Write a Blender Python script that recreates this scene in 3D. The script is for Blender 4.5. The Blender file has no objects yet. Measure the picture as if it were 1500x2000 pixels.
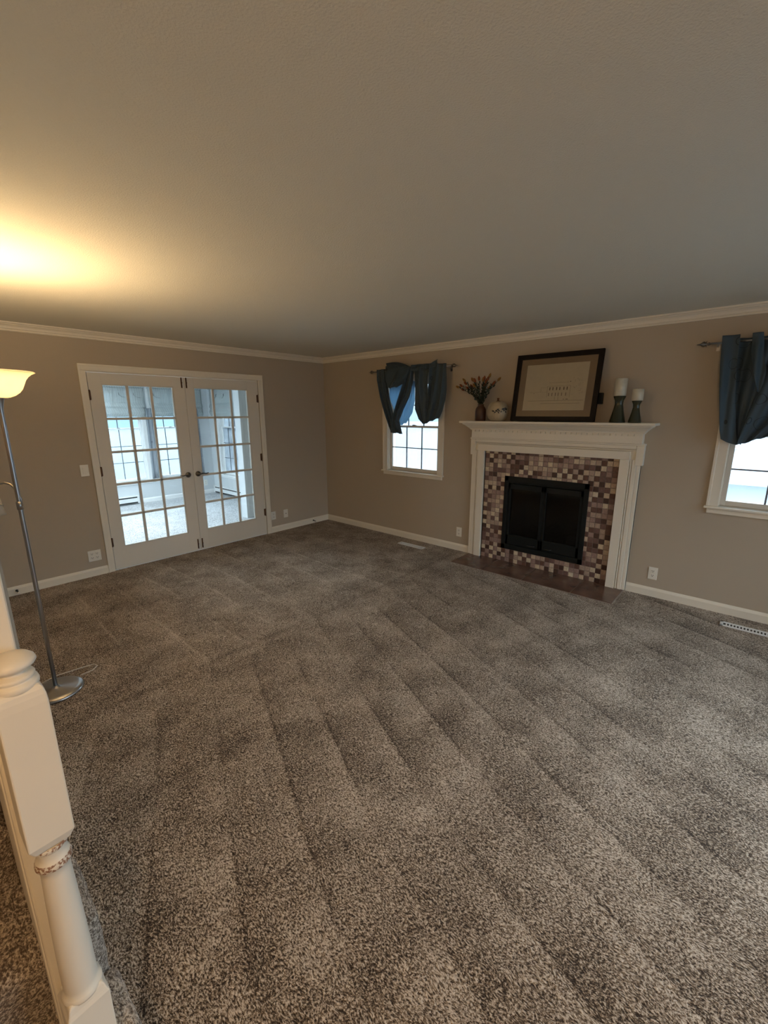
import bpy, bmesh, math, random
from mathutils import Vector, Matrix, noise as mnoise

random.seed(7)
sc = bpy.context.scene
COL = sc.collection
PI = math.pi
R = math.radians

# ------------------------------------------------------------------ camera
cam_data = bpy.data.cameras.new('camera')
cam = bpy.data.objects.new('camera', cam_data)
COL.objects.link(cam)
cam_data.sensor_fit = 'HORIZONTAL'
cam_data.sensor_width = 36.0
cam_data.lens = 841.058 / 1500 * 36.0
cam_data.clip_start = 0.02
cam_data.clip_end = 300
_yaw, _pit, _rol = R(48.408), R(-13.102), R(-0.192)
_f = Vector((math.sin(_yaw) * math.cos(_pit), math.cos(_yaw) * math.cos(_pit), math.sin(_pit)))
_r0 = Vector((math.cos(_yaw), -math.sin(_yaw), 0))
_u0 = _r0.cross(_f)
_r = math.cos(_rol) * _r0 + math.sin(_rol) * _u0
_u = -math.sin(_rol) * _r0 + math.cos(_rol) * _u0
cam.matrix_world = Matrix(((_r.x, _u.x, -_f.x, -4.418), (_r.y, _u.y, -_f.y, -5.115), (_r.z, _u.z, -_f.z, 1.673), (0, 0, 0, 1)))
sc.camera = cam

# ------------------------------------------------------------------ light and exposure
sc.view_settings.view_transform = 'Standard'
sc.view_settings.look = 'None'
sc.view_settings.gamma = 1
sc.view_settings.use_curve_mapping = False
sc.view_settings.exposure = 1.34
SKY = 6.8            # overcast winter daylight
LAMP_W = 19.0        # torchiere bulb
HALL_W = 14.0        # ceiling bulb over the stairs

sc.cycles.use_denoising = True
sc.cycles.max_bounces = 10
sc.cycles.diffuse_bounces = 6
sc.cycles.glossy_bounces = 4
sc.cycles.transmission_bounces = 8
sc.cycles.transparent_max_bounces = 12
sc.cycles.sample_clamp_indirect = 6.0
sc.cycles.caustics_reflective = False
sc.cycles.caustics_refractive = False

world = bpy.data.worlds.new('world')
sc.world = world
world.use_nodes = True
wn = world.node_tree
wn.nodes.clear()
_out = wn.nodes.new('ShaderNodeOutputWorld')
_bg = wn.nodes.new('ShaderNodeBackground')
_tc = wn.nodes.new('ShaderNodeTexCoord')
_sep = wn.nodes.new('ShaderNodeSeparateXYZ')
_rmp = wn.nodes.new('ShaderNodeValToRGB')
# overcast sky: about three times brighter overhead than at the horizon
_rmp.color_ramp.elements[0].position = 0.0
_rmp.color_ramp.elements[0].color = (0.036, 0.060, 0.078, 1)
_mid = _rmp.color_ramp.elements.new(0.13)
_mid.color = (0.32, 0.42, 0.50, 1)
_rmp.color_ramp.elements[1].position = 0.8
_rmp.color_ramp.elements[1].color = (0.86, 0.95, 1.0, 1)
wn.links.new(_tc.outputs['Generated'], _sep.inputs[0])
wn.links.new(_sep.outputs['Z'], _rmp.inputs[0])
wn.links.new(_rmp.outputs[0], _bg.inputs[0])
wn.links.new(_bg.outputs[0], _out.inputs[0])
_bg.inputs[1].default_value = SKY


def portal(name, loc, direction, w, h):
    """sky portal in a window opening: only guides the sky's own light"""
    d = bpy.data.lights.new(name, 'AREA')
    d.shape = 'RECTANGLE'
    d.size = w
    d.size_y = h
    d.cycles.is_portal = True
    o = bpy.data.objects.new(name, d)
    COL.objects.link(o)
    o.location = loc
    o.rotation_euler = Vector(direction).to_track_quat('-Z', 'Z').to_euler()
    return o


CEIL = 2.44
BACK_Y = -7.4        # wall behind the camera
WEST_X = -5.7        # hall side
portal('sky_portal', (0.16, -1.68, 1.5), (-1, 0, 0), 0.85, 1.2)
portal('sky_portal', (0.16, -5.28, 1.5), (-1, 0, 0), 0.85, 1.2)
portal('sky_portal', (-2.0, BACK_Y - 0.16, 1.25), (0, 1, 0), 3.0, 1.9)
portal('sky_portal', (0.16, -6.65, 1.1), (-1, 0, 0), 1.35, 2.05)
portal('sky_portal', (-1.7, 3.85, 1.25), (0, -1, 0), 0.9, 1.7)
portal('sky_portal', (-0.78, 3.85, 1.25), (0, -1, 0), 0.8, 1.7)
portal('sky_portal', (-3.1, 3.85, 1.25), (0, -1, 0), 1.4, 1.7)
portal('sky_portal', (-4.48, 1.2, 1.25), (1, 0, 0), 1.4, 1.7)
portal('sky_portal', (-4.48, 2.75, 1.25), (1, 0, 0), 1.4, 1.7)
portal('sky_portal', (-2.6, 1.9, 2.60), (0, 0, -1), 1.2, 2.2)
portal('sky_portal', (0.2, 2.7, 1.25), (-1, 0, 0), 1.2, 1.7)


# ------------------------------------------------------------------ helpers
def new_mat(name):
    m = bpy.data.materials.new(name)
    m.use_nodes = True
    nt = m.node_tree
    b = nt.nodes['Principled BSDF']
    return m, nt, b


def noise_bump(nt, b, scale, dist, strength=1.0, detail=3, coord='Object'):
    tc = nt.nodes.new('ShaderNodeTexCoord')
    n = nt.nodes.new('ShaderNodeTexNoise')
    n.inputs['Scale'].default_value = scale
    n.inputs['Detail'].default_value = detail
    bp = nt.nodes.new('ShaderNodeBump')
    bp.inputs['Strength'].default_value = strength
    bp.inputs['Distance'].default_value = dist
    nt.links.new(tc.outputs[coord], n.inputs['Vector'])
    nt.links.new(n.outputs['Fac'], bp.inputs['Height'])
    nt.links.new(bp.outputs[0], b.inputs['Normal'])
    return tc, n, bp


def mat(name, col, rough=0.5, metal=0.0, bump=None, var=0.0, spec=0.5, emit=None, es=0.0, vscale=6.0):
    m, nt, b = new_mat(name)
    b.inputs['Base Color'].default_value = (*col, 1)
    b.inputs['Roughness'].default_value = rough
    b.inputs['Metallic'].default_value = metal
    b.inputs['Specular IOR Level'].default_value = spec
    if emit:
        b.inputs['Emission Color'].default_value = (*emit, 1)
        b.inputs['Emission Strength'].default_value = es
    if bump:
        noise_bump(nt, b, bump[0], bump[1])
    if var:
        tc = nt.nodes.new('ShaderNodeTexCoord')
        n = nt.nodes.new('ShaderNodeTexNoise')
        n.inputs['Scale'].default_value = vscale
        n.inputs['Detail'].default_value = 4
        r = nt.nodes.new('ShaderNodeValToRGB')
        r.color_ramp.elements[0].position = 0.3
        r.color_ramp.elements[1].position = 0.7
        r.color_ramp.elements[0].color = (*[c * (1 - var) for c in col], 1)
        r.color_ramp.elements[1].color = (*[min(1, c * (1 + var)) for c in col], 1)
        nt.links.new(tc.outputs['Object'], n.inputs['Vector'])
        nt.links.new(n.outputs['Fac'], r.inputs[0])
        nt.links.new(r.outputs[0], b.inputs['Base Color'])
    return m


class MB:
    """collects shapes into one bmesh"""

    def __init__(s):
        s.bm = bmesh.new()

    def face(s, pts, smooth=False):
        vs = [s.bm.verts.new(p) for p in pts]
        f = s.bm.faces.new(vs)
        f.smooth = smooth
        return f

    def box(s, a, b, bevel=0.0, seg=2):
        x0, x1 = sorted((a[0], b[0]))
        y0, y1 = sorted((a[1], b[1]))
        z0, z1 = sorted((a[2], b[2]))
        t = bmesh.new()
        bmesh.ops.create_cube(t, size=1)
        for v in t.verts:
            v.co = Vector(((x0 + x1) / 2 + v.co.x * (x1 - x0), (y0 + y1) / 2 + v.co.y * (y1 - y0), (z0 + z1) / 2 + v.co.z * (z1 - z0)))
        if bevel > 0:
            bmesh.ops.bevel(t, geom=list(t.edges), offset=min(bevel, 0.45 * min(x1 - x0, y1 - y0, z1 - z0)), segments=seg, affect='EDGES', profile=0.5)
        s.merge(t)
        return s

    def merge(s, t, mtx=None):
        if mtx is not None:
            bmesh.ops.transform(t, matrix=mtx, verts=t.verts)
        me = bpy.data.meshes.new('tmp')
        t.to_mesh(me)
        t.free()
        s.bm.from_mesh(me)
        bpy.data.meshes.remove(me)
        return s

    def prism(s, prof, p0, p1, up=(0, 0, 1), out=(1, 0, 0)):
        """profile points (out, up) swept from p0 to p1"""
        p0, p1, up, out = Vector(p0), Vector(p1), Vector(up), Vector(out)
        a = [s.bm.verts.new(p0 + out * q[0] + up * q[1]) for q in prof]
        b = [s.bm.verts.new(p1 + out * q[0] + up * q[1]) for q in prof]
        n = len(prof)
        for i in range(n):
            s.bm.faces.new((a[i], a[(i + 1) % n], b[(i + 1) % n], b[i]))
        s.bm.faces.new(a)
        s.bm.faces.new(b[::-1])
        return s

    def lathe(s, prof, c=(0, 0, 0), n=32, axis=None, smooth=True, cap=True):
        """profile (radius, height) turned about z (or about axis) at c"""
        t = bmesh.new()
        rings = []
        for r, z in prof:
            if r < 1e-6:
                rings.append([t.verts.new((0, 0, z))])
            else:
                rings.append([t.verts.new((r * math.cos(2 * PI * k / n), r * math.sin(2 * PI * k / n), z)) for k in range(n)])
        for i in range(len(rings) - 1):
            A, B = rings[i], rings[i + 1]
            for k in range(n):
                k2 = (k + 1) % n
                if len(A) == 1 and len(B) == 1:
                    continue
                if len(A) == 1:
                    f = t.faces.new((A[0], B[k2], B[k]))
                elif len(B) == 1:
                    f = t.faces.new((A[k], A[k2], B[0]))
                else:
                    f = t.faces.new((A[k], A[k2], B[k2], B[k]))
                f.smooth = smooth
        if cap:
            if len(rings[0]) > 1:
                t.faces.new(rings[0][::-1])
            if len(rings[-1]) > 1:
                t.faces.new(rings[-1])
        M = Matrix.Translation(c)
        if axis is not None:
            M = M @ Vector((0, 0, 1)).rotation_difference(Vector(axis).normalized()).to_matrix().to_4x4()
        return s.merge(t, M)

    def tube(s, pts, r, n=10, closed=False):
        pts = [Vector(p) for p in pts]
        t = bmesh.new()
        rings = []
        prev = None
        N = len(pts)
        for i, p in enumerate(pts):
            d = (pts[min(i + 1, N - 1)] - pts[max(i - 1, 0)]).normalized()
            if prev is None:
                a = Vector((0, 0, 1)) if abs(d.z) < 0.9 else Vector((1, 0, 0))
                u = d.cross(a).normalized()
            else:
                u = (prev - d * prev.dot(d)).normalized()
            prev = u
            w = d.cross(u)
            rr = r[i] if isinstance(r, (list, tuple)) else r
            rings.append([t.verts.new(p + rr * (math.cos(2 * PI * k / n) * u + math.sin(2 * PI * k / n) * w)) for k in range(n)])
        for i in range(N - 1):
            for k in range(n):
                f = t.faces.new((rings[i][k], rings[i][(k + 1) % n], rings[i + 1][(k + 1) % n], rings[i + 1][k]))
                f.smooth = True
        t.faces.new(rings[0][::-1])
        t.faces.new(rings[-1])
        return s.merge(t)

    def grid(s, fn, nu, nv, smooth=True):
        vs = [[s.bm.verts.new(fn(i / nu, j / nv)) for j in range(nv + 1)] for i in range(nu + 1)]
        for i in range(nu):
            for j in range(nv):
                f = s.bm.faces.new((vs[i][j], vs[i + 1][j], vs[i + 1][j + 1], vs[i][j + 1]))
                f.smooth = smooth
        return s

    def build(s, name, material, parent=None, origin=None, fix=True):
        if fix:
            bmesh.ops.recalc_face_normals(s.bm, faces=s.bm.faces)
        if parent is not None:
            L = Vector(parent['_o'])
        elif origin is not None:
            L = Vector(origin)
        else:
            xs = [v.co for v in s.bm.verts]
            L = Vector(((min(v.x for v in xs) + max(v.x for v in xs)) / 2, (min(v.y for v in xs) + max(v.y for v in xs)) / 2, min(v.z for v in xs)))
        for v in s.bm.verts:
            v.co -= L
        me = bpy.data.meshes.new(name)
        s.bm.to_mesh(me)
        s.bm.free()
        me.materials.append(material)
        o = bpy.data.objects.new(name, me)
        COL.objects.link(o)
        o['_o'] = tuple(L)
        if parent is not None:
            o.parent = parent
        else:
            o.location = L
        return o


def thing(name, label, cat, loc, group=None):
    o = bpy.data.objects.new(name, None)
    COL.objects.link(o)
    o.location = loc
    o['_o'] = tuple(loc)
    o.empty_display_size = 0.1
    return tag(o, label, cat, group)


def tag(o, label, cat, group=None, kind=None):
    o['label'] = label
    o['category'] = cat
    if group:
        o['group'] = group
    if kind:
        o['kind'] = kind
    return o


def struct(o, label=None):
    o['kind'] = 'structure'
    if label:
        o['label'] = label
    return o


def bevel_mod(o, w, seg=2):
    m = o.modifiers.new('bevel', 'BEVEL')
    m.width = w
    m.segments = seg
    m.limit_method = 'ANGLE'
    return o


# ------------------------------------------------------------------ materials
M = {}
M['wall'] = mat('greige_wall_paint', (0.490, 0.422, 0.338), 0.75, bump=(260, 0.0006), spec=0.25)
M['ceiling'] = mat('ceiling_paint', (0.760, 0.735, 0.650), 0.9, bump=(160, 0.002), spec=0.15)
M['trim'] = mat('cream_trim_paint', (0.840, 0.790, 0.690), 0.38, spec=0.45)
M['door'] = mat('door_paint', (0.760, 0.720, 0.650), 0.40, spec=0.45)
M['sun_wall'] = mat('pale_grey_wall_paint', (0.66, 0.69, 0.71), 0.7, bump=(260, 0.0005))
M['sun_trim'] = mat('white_trim_paint', (0.88, 0.89, 0.89), 0.4)
M['sash'] = mat('window_sash_vinyl', (0.66, 0.62, 0.55), 0.45)
M['grille'] = mat('backlit_window_grille', (0.16, 0.17, 0.19), 0.5)  # backlit shade of the muntins put into the colour
M['nickel'] = mat('brushed_nickel', (0.46, 0.46, 0.47), 0.30, metal=1.0)
M['dark_nickel'] = mat('dark_nickel', (0.20, 0.19, 0.18), 0.28, metal=1.0)
M['bronze'] = mat('bronze_hinge', (0.13, 0.065, 0.035), 0.45, metal=0.7)
M['white_plastic'] = mat('white_plastic', (0.82, 0.80, 0.74), 0.35)
M['slot'] = mat('dark_slot', (0.02, 0.02, 0.02), 0.6)
M['black_metal'] = mat('black_metal', (0.008, 0.010, 0.010), 0.55, spec=0.25)
M['black_gloss'] = mat('black_handle', (0.03, 0.03, 0.03), 0.2)
M['wood_frame'] = mat('espresso_wood', (0.010, 0.006, 0.005), 0.5, var=0.3, spec=0.2)
M['mat_board'] = mat('taupe_mat_board', (0.40, 0.315, 0.225), 0.9)
M['print'] = mat('ivory_print_paper', (0.86, 0.82, 0.72), 0.9, var=0.03, vscale=20)
M['ink'] = mat('sepia_ink', (0.16, 0.13, 0.10), 0.9)
M['ink_pale'] = mat('pale_pencil', (0.44, 0.40, 0.33), 0.9)
M['amber'] = mat('brown_ceramic', (0.075, 0.030, 0.014), 0.35, var=0.25, vscale=14)
M['stem'] = mat('dried_stem_green', (0.055, 0.065, 0.030), 0.8)
M['leaf'] = mat('dark_leaf', (0.030, 0.042, 0.028), 0.7)
M['bud'] = mat('rust_bud', (0.22, 0.055, 0.012), 0.8, var=0.5, vscale=60)
M['bud2'] = mat('ochre_bud', (0.26, 0.13, 0.025), 0.8, var=0.4, vscale=60)
M['pumpkin'] = mat('cream_glazed_ceramic', (0.46, 0.37, 0.24), 0.35, var=0.15, vscale=18)
M['pumpkin_stem'] = mat('pumpkin_stem_brown', (0.10, 0.035, 0.012), 0.6)
M['candle'] = mat('ivory_wax', (0.62, 0.58, 0.47), 0.32, var=0.06, vscale=40)
M['hearth'] = mat('hearth_tile', (0.120, 0.066, 0.048), 0.20, var=0.35, vscale=5, bump=(30, 0.0006))
M['grout'] = mat('hearth_grout', (0.30, 0.24, 0.20), 0.8)
M['firebox'] = mat('sooty_firebox', (0.035, 0.033, 0.030), 0.9)
M['log'] = mat('charred_log', (0.11, 0.085, 0.065), 0.9, var=0.5, vscale=30)
M['heater'] = mat('white_enamel', (0.82, 0.83, 0.83), 0.35)
M['snow'] = mat('thin_snow_ground', (0.034, 0.054, 0.072), 0.9, var=0.08, vscale=0.6)
M['bark'] = mat('bare_bark', (0.10, 0.085, 0.075), 0.9, var=0.3)
M['siding'] = mat('pale_blue_siding', (0.42, 0.50, 0.60), 0.8)
M['roofing'] = mat('snowy_roof', (0.6, 0.64, 0.7), 0.9)
M['cord'] = mat('clear_white_cord', (0.62, 0.58, 0.52), 0.4)
M['rubber'] = mat('white_rubber', (0.8, 0.78, 0.72), 0.6)


def glass_mat(name, tint=(1, 1, 1), refl=0.06, haze=0.0, hazecol=(0.8, 0.9, 1.0), rough=0.02):
    m = bpy.data.materials.new(name)
    m.use_nodes = True
    nt = m.node_tree
    nt.nodes.clear()
    out = nt.nodes.new('ShaderNodeOutputMaterial')
    tr = nt.nodes.new('ShaderNodeBsdfTransparent')
    tr.inputs[0].default_value = (*tint, 1)
    gl = nt.nodes.new('ShaderNodeBsdfGlossy')
    gl.inputs['Roughness'].default_value = rough
    fr = nt.nodes.new('ShaderNodeFresnel')
    fr.inputs['IOR'].default_value = 1.45
    mix = nt.nodes.new('ShaderNodeMixShader')
    nt.links.new(fr.outputs[0], mix.inputs[0])
    nt.links.new(tr.outputs[0], mix.inputs[1])
    nt.links.new(gl.outputs[0], mix.inputs[2])
    last = mix
    if haze:
        tl = nt.nodes.new('ShaderNodeBsdfTranslucent')
        tl.inputs[0].default_value = (*hazecol, 1)
        tc = nt.nodes.new('ShaderNodeTexCoord')
        n = nt.nodes.new('ShaderNodeTexNoise')
        n.inputs['Scale'].default_value = 4
        n.inputs['Detail'].default_value = 3
        mr = nt.nodes.new('ShaderNodeMapRange')
        mr.inputs['From Min'].default_value = 0.3
        mr.inputs['From Max'].default_value = 0.75
        mr.inputs['To Min'].default_value = haze * 0.5
        mr.inputs['To Max'].default_value = haze * 1.3
        m2 = nt.nodes.new('ShaderNodeMixShader')
        nt.links.new(tc.outputs['Object'], n.inputs['Vector'])
        nt.links.new(n.outputs['Fac'], mr.inputs[0])
        nt.links.new(mr.outputs[0], m2.inputs[0])
        nt.links.new(mix.outputs[0], m2.inputs[1])
        nt.links.new(tl.outputs[0], m2.inputs[2])
        last = m2
    nt.links.new(last.outputs[0], out.inputs[0])
    return m


M['glass'] = glass_mat('door_glass', (0.93, 0.97, 0.98))
M['window_glass'] = glass_mat('hazy_window_glass', (0.95, 0.98, 1.0), haze=0.07)
M['picture_glass'] = glass_mat('picture_glass', (0.97, 0.97, 0.97))
M['firedoor_glass'] = glass_mat('smoked_fire_glass', (0.30, 0.32, 0.31), rough=0.06)


def real_glass(name, col, rough, trans=0.92):
    m, nt, b = new_mat(name)
    b.inputs['Base Color'].default_value = (*col, 1)
    b.inputs['Transmission Weight'].default_value = trans
    b.inputs['Roughness'].default_value = rough
    b.inputs['IOR'].default_value = 1.45
    return m


M['holder_glass'] = real_glass('smoky_swirled_glass', (0.060, 0.062, 0.036), 0.05, 0.35)


def shade_mat(name, emit, es):
    m = bpy.data.materials.new(name)
    m.use_nodes = True
    nt = m.node_tree
    nt.nodes.clear()
    out = nt.nodes.new('ShaderNodeOutputMaterial')
    tl = nt.nodes.new('ShaderNodeBsdfTranslucent')
    tl.inputs[0].default_value = (0.74, 0.64, 0.49, 1)
    df = nt.nodes.new('ShaderNodeBsdfDiffuse')
    df.inputs[0].default_value = (0.85, 0.78, 0.66, 1)
    gl = nt.nodes.new('ShaderNodeBsdfGlossy')
    gl.inputs['Roughness'].default_value = 0.25
    m1 = nt.nodes.new('ShaderNodeMixShader')
    m1.inputs[0].default_value = 0.45
    m2 = nt.nodes.new('ShaderNodeMixShader')
    m2.inputs[0].default_value = 0.06
    nt.links.new(df.outputs[0], m1.inputs[1])
    nt.links.new(tl.outputs[0], m1.inputs[2])
    nt.links.new(m1.outputs[0], m2.inputs[1])
    nt.links.new(gl.outputs[0], m2.inputs[2])
    if es > 0:
        em = nt.nodes.new('ShaderNodeEmission')
        em.inputs[0].default_value = (*emit, 1)
        em.inputs[1].default_value = es
        ad = nt.nodes.new('ShaderNodeAddShader')
        nt.links.new(m2.outputs[0], ad.inputs[0])
        nt.links.new(em.outputs[0], ad.inputs[1])
        nt.links.new(ad.outputs[0], out.inputs[0])
    else:
        nt.links.new(m2.outputs[0], out.inputs[0])
    return m


M['lamp_glass'] = shade_mat('alabaster_lamp_glass', (1.0, 0.66, 0.30), 0.12)
M['reading_glass'] = shade_mat('frosted_reading_shade', (1, 1, 1), 0.0)


def carpet_mat(name, dark, mid, light, band=0.0, scale=95.0):
    m, nt, b = new_mat(name)
    N, L = nt.nodes, nt.links
    b.inputs['Roughness'].default_value = 0.95
    b.inputs['Specular IOR Level'].default_value = 0.1
    b.inputs['Sheen Weight'].default_value = 0.15
    b.inputs['Sheen Roughness'].default_value = 0.6
    tc = N.new('ShaderNodeTexCoord')
    mp = N.new('ShaderNodeMapping')
    mp.inputs['Rotation'].default_value = (0, 0, R(12))
    mp.inputs['Scale'].default_value = (1.0, 0.55, 1.0)
    L.new(tc.outputs['Object'], mp.inputs['Vector'])
    # warp the tufts so they lean in swirls
    w = N.new('ShaderNodeTexNoise')
    w.inputs['Scale'].default_value = 9
    w.inputs['Detail'].default_value = 2
    L.new(tc.outputs['Object'], w.inputs['Vector'])
    wm = N.new('ShaderNodeVectorMath')
    wm.operation = 'SCALE'
    wm.inputs['Scale'].default_value = 0.035
    L.new(w.outputs['Color'], wm.inputs[0])
    wa = N.new('ShaderNodeVectorMath')
    L.new(mp.outputs[0], wa.inputs[0])
    L.new(wm.outputs[0], wa.inputs[1])
    n1 = N.new('ShaderNodeTexNoise')
    n1.inputs['Scale'].default_value = scale
    n1.inputs['Detail'].default_value = 2.2
    n1.inputs['Roughness'].default_value = 0.6
    L.new(wa.outputs[0], n1.inputs['Vector'])
    n2 = N.new('ShaderNodeTexNoise')
    n2.inputs['Scale'].default_value = scale * 2.3
    n2.inputs['Detail'].default_value = 1
    L.new(wa.outputs[0], n2.inputs['Vector'])
    mx = N.new('ShaderNodeMath')
    mx.operation = 'MULTIPLY_ADD'
    mx.inputs[1].default_value = 0.30
    L.new(n2.outputs['Fac'], mx.inputs[0])
    sc_ = N.new('ShaderNodeMath')
    sc_.operation = 'MULTIPLY'
    sc_.inputs[1].default_value = 0.70
    L.new(n1.outputs['Fac'], sc_.inputs[0])
    L.new(sc_.outputs[0], mx.inputs[2])
    height = mx
    fac = mx
    # trodden and brushed patches
    n3 = N.new('ShaderNodeTexNoise')
    n3.inputs['Scale'].default_value = 3.2
    n3.inputs['Detail'].default_value = 5
    n3.inputs['Roughness'].default_value = 0.65
    L.new(tc.outputs['Object'], n3.inputs['Vector'])
    a3 = N.new('ShaderNodeMapRange')
    a3.inputs['From Min'].default_value = 0.3
    a3.inputs['From Max'].default_value = 0.7
    a3.inputs['To Min'].default_value = -0.045
    a3.inputs['To Max'].default_value = 0.045
    L.new(n3.outputs['Fac'], a3.inputs[0])
    ad = N.new('ShaderNodeMath')
    L.new(fac.outputs[0], ad.inputs[0])
    L.new(a3.outputs[0], ad.inputs[1])
    fac = ad
    if band:
        # vacuum tracks: pile-lay shading of the brushed strokes, put into the colour
        sp = N.new('ShaderNodeSeparateXYZ')
        L.new(tc.outputs['Object'], sp.inputs[0])
        nn = N.new('ShaderNodeTexNoise')
        nn.inputs['Scale'].default_value = 0.45
        nn.inputs['Detail'].default_value = 0.5
        L.new(tc.outputs['Object'], nn.inputs['Vector'])

        def math_node(op, a, b_=None, c=None):
            k = N.new('ShaderNodeMath')
            k.operation = op
            for i, v in enumerate((a, b_, c)):
                if v is None:
                    continue
                if isinstance(v, (int, float)):
                    k.inputs[i].default_value = v
                else:
                    L.new(v, k.inputs[i])
            return k.outputs[0]
        # slant grows towards the near side of the room
        yy = math_node('MINIMUM', math_node('ADD', sp.outputs['Y'], 2.45), 0.0)
        u = math_node('ADD', sp.outputs['X'], math_node('MULTIPLY', yy, -0.42))
        u = math_node('ADD', u, math_node('MULTIPLY', nn.outputs['Fac'], 0.34))
        ph = math_node('MULTIPLY', u, 1 / 0.31)
        fr = math_node('FRACT', ph)
        saw = math_node('SUBTRACT', fr, 0.5)                     # a stroke fades from light to dark
        cell = math_node('FLOOR', ph)
        wnz = N.new('ShaderNodeTexWhiteNoise')
        wnz.noise_dimensions = '1D'
        L.new(cell, wnz.inputs['W'])
        amp = math_node('MULTIPLY', saw, math_node('ADD', wnz.outputs['Value'], 0.25))
        tri = math_node('ABSOLUTE', math_node('SUBTRACT', fr, 0.5))   # 0.5 at the edge of a stroke
        line = math_node('SMOOTH_MIN', math_node('MULTIPLY', math_node('MAXIMUM', math_node('SUBTRACT', tri, 0.44), 0.0), 16.0), 1.0, 0.2)
        # brush marks fade where the noise says so
        nf = N.new('ShaderNodeTexNoise')
        nf.inputs['Scale'].default_value = 1.7
        nf.inputs['Detail'].default_value = 3
        L.new(tc.outputs['Object'], nf.inputs['Vector'])
        vis = N.new('ShaderNodeMapRange')
        vis.inputs['From Min'].default_value = 0.40
        vis.inputs['From Max'].default_value = 0.58
        vis.inputs['To Min'].default_value = 0.20
        L.new(nf.outputs['Fac'], vis.inputs[0])
        # beyond the turn mark the strokes are straight and tinted paler at their edges, nearer tinted darker
        nearf = N.new('ShaderNodeMapRange')
        nearf.inputs['From Min'].default_value = -2.9
        nearf.inputs['From Max'].default_value = -2.3
        nearf.inputs['To Min'].default_value = -0.75 * band
        nearf.inputs['To Max'].default_value = 0.70 * band
        L.new(sp.outputs['Y'], nearf.inputs[0])
        nearb = N.new('ShaderNodeMapRange')
        nearb.inputs['From Min'].default_value = -3.4
        nearb.inputs['From Max'].default_value = -2.2
        nearb.inputs['To Min'].default_value = 1.15 * band
        nearb.inputs['To Max'].default_value = 0.30 * band
        L.new(sp.outputs['Y'], nearb.inputs[0])
        tot = math_node('ADD', math_node('MULTIPLY', amp, nearb.outputs[0]), math_node('MULTIPLY', line, nearf.outputs[0]))
        tot = math_node('MULTIPLY', tot, vis.outputs[0])
        # turn mark across the room
        d = math_node('ABSOLUTE', math_node('ADD', math_node('ADD', sp.outputs['Y'], 2.47), math_node('MULTIPLY', math_node('SUBTRACT', nn.outputs['Fac'], 0.5), 0.10)))
        crs = math_node('MAXIMUM', math_node('SUBTRACT', 1.0, math_node('MULTIPLY', d, 22.0)), 0.0)
        tot = math_node('ADD', tot, math_node('MULTIPLY', crs, -0.45 * band))
        fac = N.new('ShaderNodeMath')
        L.new(ad.outputs[0], fac.inputs[0])
        L.new(tot, fac.inputs[1])
    r = N.new('ShaderNodeValToRGB')
    e = r.color_ramp.elements
    e[0].position = 0.41
    e[0].color = (*dark, 1)
    e[1].position = 0.60
    e[1].color = (*light, 1)
    k = e.new(0.50)
    k.color = (*mid, 1)
    L.new(fac.outputs[0], r.inputs[0])
    L.new(r.outputs[0], b.inputs['Base Color'])
    bp = N.new('ShaderNodeBump')
    bp.inputs['Strength'].default_value = 0.9
    bp.inputs['Distance'].default_value = 0.012
    L.new(height.outputs[0], bp.inputs['Height'])
    L.new(bp.outputs[0], b.inputs['Normal'])
    return m


M['carpet'] = carpet_mat('brown_cut_pile_carpet', (0.028, 0.014, 0.006), (0.275, 0.200, 0.135), (0.720, 0.625, 0.530), band=0.060, scale=205.0)
M['lit_stair_carpet'] = carpet_mat('lit_stair_carpet', (0.110, 0.080, 0.060), (0.340, 0.280, 0.225), (0.680, 0.600, 0.520), scale=170.0)  # same carpet as the floor, lightened to stand for the light on it
M['sun_carpet'] = carpet_mat('pale_sunroom_carpet', (0.28, 0.28, 0.29), (0.47, 0.49, 0.51), (0.62, 0.64, 0.66), scale=70)


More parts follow.
